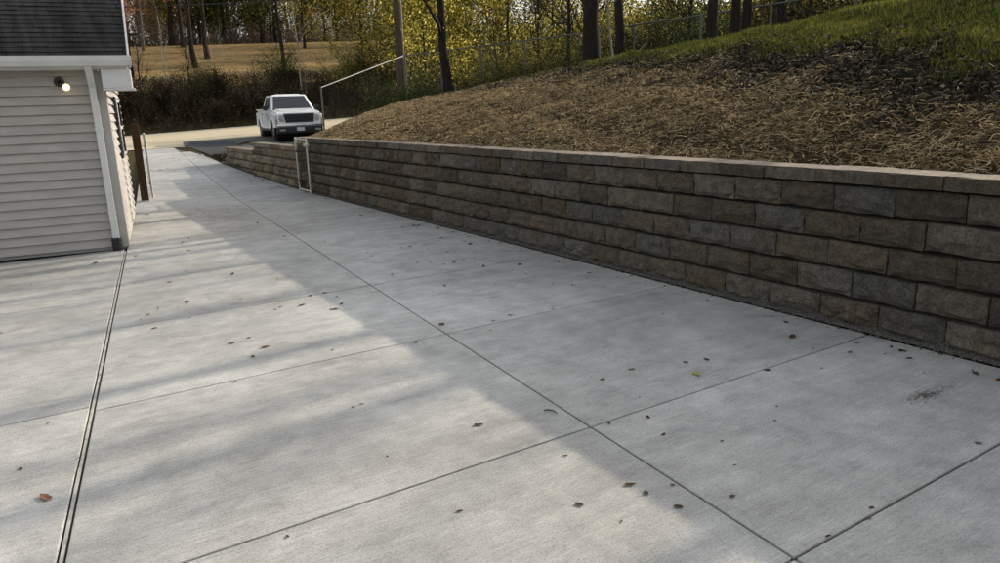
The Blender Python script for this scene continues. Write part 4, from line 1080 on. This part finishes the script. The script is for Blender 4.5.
# ---------------------------------------------------------------- fallen leaves on the drive
LEAVES = [(-0.12, 9.42), (-0.11, 4.88), (0.01, 4.25), (-0.25, 4.29), (-0.37, 7.36), (0.7, 2.85), (1.45, 3.99), (1.21, 5.34), (1.35, 5.51), (1.31, 5.84), (1.16, 5.78), (1.8, 6.62), (1.73, 6.56), (2.14, 6.23), (2.28, 6.34), (2.16, 6.85), (1.58, 7.19), (1.79, 8.4), (1.39, 8.95), (1.95, 9.79), (0.86, 7.34), (1.13, 7.43), (1.02, 7.26), (1.04, 6.79), (0.73, 6.64), (0.75, 7.16), (0.67, 7.02), (1.74, 5.12), (2.93, 3.42), (2.91, 3.06), (2.75, 2.82), (2.66, 2.61), (1.51, 4.0), (1.35, 3.27), (2.09, 2.73), (2.31, 2.2), (2.19, 2.05), (1.91, 2.11), (2.15, 2.32), (2.16, 2.22), (1.85, 2.32), (1.39, 2.59), (2.52, 2.89), (2.71, 5.19), (4.3, 4.25), (3.2, 3.44), (4.88, 3.69), (4.48, 2.97), (4.18, 2.7), (3.88, 2.89), (4.6, 2.77), (4.92, 2.66), (4.99, 3.2), (4.74, 3.29), (4.87, 3.48), (2.45, 1.97), (2.69, 2.16), (2.85, 1.56), (2.76, 1.52), (2.51, 1.54), (3.84, 1.59), (4.6, 2.26), (3.27, 2.37), (3.58, 3.32), (3.73, 3.27), (3.32, 9.65), (5.08, 14.35), (4.66, 10.02), (4.86, 10.04), (4.79, 9.79), (4.52, 8.98), (4.67, 8.82), (5.0, 9.53), (4.16, 8.24), (4.23, 7.85), (4.28, 7.75), (4.76, 8.34), (4.72, 8.13), (4.78, 8.07), (5.0, 8.63), (5.02, 8.13), (4.3, 7.32), (4.37, 7.03), (4.0, 7.27), (3.86, 7.26), (4.15, 7.32), (4.18, 8.62), (4.06, 8.54), (3.93, 8.53), (3.44, 8.28), (4.15, 6.86), (4.55, 6.89), (4.5, 6.66), (4.29, 6.23), (4.26, 6.03), (4.24, 5.7), (4.35, 5.53), (4.84, 6.25), (4.81, 5.83), (3.68, 4.96), (3.09, 4.99), (3.29, 5.04), (3.85, 5.85), (3.79, 6.06), (3.17, 6.09), (2.7, 5.17), (2.32, 4.88), (2.93, 4.78), (5.04, 11.24), (2.15, 6.83), (2.31, 6.86), (2.35, 6.64), (2.29, 6.36), (2.17, 6.21), (2.21, 6.09), (1.98, 6.55), (3.67, 7.55), (3.81, 8.63), (2.93, 8.43), (2.31, 13.77), (3.01, 14.46), (3.15, 14.46), (3.08, 12.16), (3.29, 12.35), (3.54, 13.04), (3.97, 13.28), (1.81, 8.46), (2.68, 14.3), (4.88, 19.45), (5.05, 19.69), (4.99, 19.97), (5.2, 19.84), (5.01, 18.82), (4.62, 18.46), (4.2, 17.31), (4.75, 17.25), (4.84, 17.22), (5.07, 18.54), (3.93, 20.52), (3.55, 19.93), (4.57, 22.08), (4.31, 23.13), (4.41, 22.87), (1.79, 14.84), (1.88, 11.4), (1.02, 9.5), (1.7, 10.94), (3.42, 23.88), (3.64, 24.13), (3.57, 25.58), (3.19, 24.07), (4.91, 26.76), (4.44, 26.94), (4.41, 27.55), (4.74, 21.53), (4.82, 22.71), (4.31, 21.88), (3.56, 16.1), (5.15, 17.14)]
_l2 = random.Random(77)
for _i in range(70):
    _y = 1.8 + 20 * _l2.random() ** 1.5; LEAVES.append((wx(_y) - .04 - abs(_l2.gauss(0, .16)), _y))
for _i in range(40):
    _y = _l2.uniform(1.5, 14); LEAVES.append((_l2.uniform(.2, 5), _y))
def leaf_mesh(seed, m='fallen', lobes=True):
    r = random.Random(seed); N = 12; V = [(0, 0, .012)]
    for k in range(N):
        a = 2 * math.pi * k / N; q = (1 if k % 2 == 0 else .8) * r.uniform(.8, 1.1); x_ = math.cos(a) * q; y_ = math.sin(a) * q * .62
        V.append((x_, y_, .05 + .38 * y_ * y_ + .22 * abs(x_) ** 2 * r.uniform(.3, 1)))
    me = bpy.data.meshes.new('fallen_leaf'); me.from_pydata(V, [], [(0, 1 + k, 1 + (k + 1) % N) for k in range(N)]); me.materials.append(M[m]); return me
lm = [leaf_mesh(i) for i in range(8)]
lr = random.Random(4)
for i, (x, y) in enumerate(LEAVES):
    o = link('fallen_leaf', lm[i % 8]); s_ = lr.choice((.010, .012, .014, .018, .024)) * lr.uniform(.8, 1.2) * (1 + y * .09)
    o.location = (x, y, float(gd(x, y)) + .002); o.rotation_euler = (0, 0, lr.uniform(0, 6.28)); o.scale = (s_, s_ * lr.uniform(.6, 1), s_)
    tag(o, 'small brown curled leaf fallen on the concrete driveway', 'leaf', 'small leaves scattered on the drive')
def one_leaf(x, y, s_, rz, m, label, seed):
    o = link('fallen_leaf', leaf_mesh(seed, m)); o.location = (x, y, .002); o.rotation_euler = (0, 0, rz); o.scale = (s_, s_ * .8, s_); tag(o, label, 'leaf')
one_leaf(4.59, 3.22, .055, .3, 'fallen', 'largest dark brown leaf on the concrete near the wall', 101)
one_leaf(3.47, 3.12, .045, 1.3, 'fallen_yellow', 'yellow green leaf on the shaded concrete', 102)
one_leaf(-.15, 3.86, .05, 2.0, 'fallen_orange', 'orange brown leaf left of the expansion joint', 103)
tw = MB().tube([(2.335, 3.25, .006), (2.355, 3.235, .009), (2.37, 3.205, .009), (2.37, 3.165, .006)], [.003, .004, .004, .0025], 5)
tag(tw.build('twig', 'bark'), 'small curved twig lying beside the joint crossing', 'twig')
# debris patch of dead grass on the drive
n = 420; x = 4.24 + RNG.normal(0, .075, n) + .35 * (RNG.uniform(0, 1, n) < .25) * RNG.uniform(0, 1, n); y = 2.07 + RNG.normal(0, .028, n)
blades('grass_clippings', np.stack([x, y, np.full(n, .001)], 1), .018, .0022, RNG, 'dead', 5.0, 'small patch of dead grass clippings on the concrete near the wall', 'clippings')
# soil and leaf debris at the far end of the wall
n = 1600; y = RNG.uniform(22.5, 27.2, n); x = 5.45 + .05 * (y - 24) + np.abs(RNG.normal(0, .28, n))
V, F = leaf_quads(np.stack([x, y, G(x, y) + .04 + RNG.uniform(0, .04, n)], 1), RNG.uniform(.05, .11, n), RNG, .6, .5)
tag(link('leaf_litter', mesh_np('leaf_litter', V, F, 'mulch')), 'brown leaf litter around the stepped end of the block wall', 'leaf litter', kind='stuff')
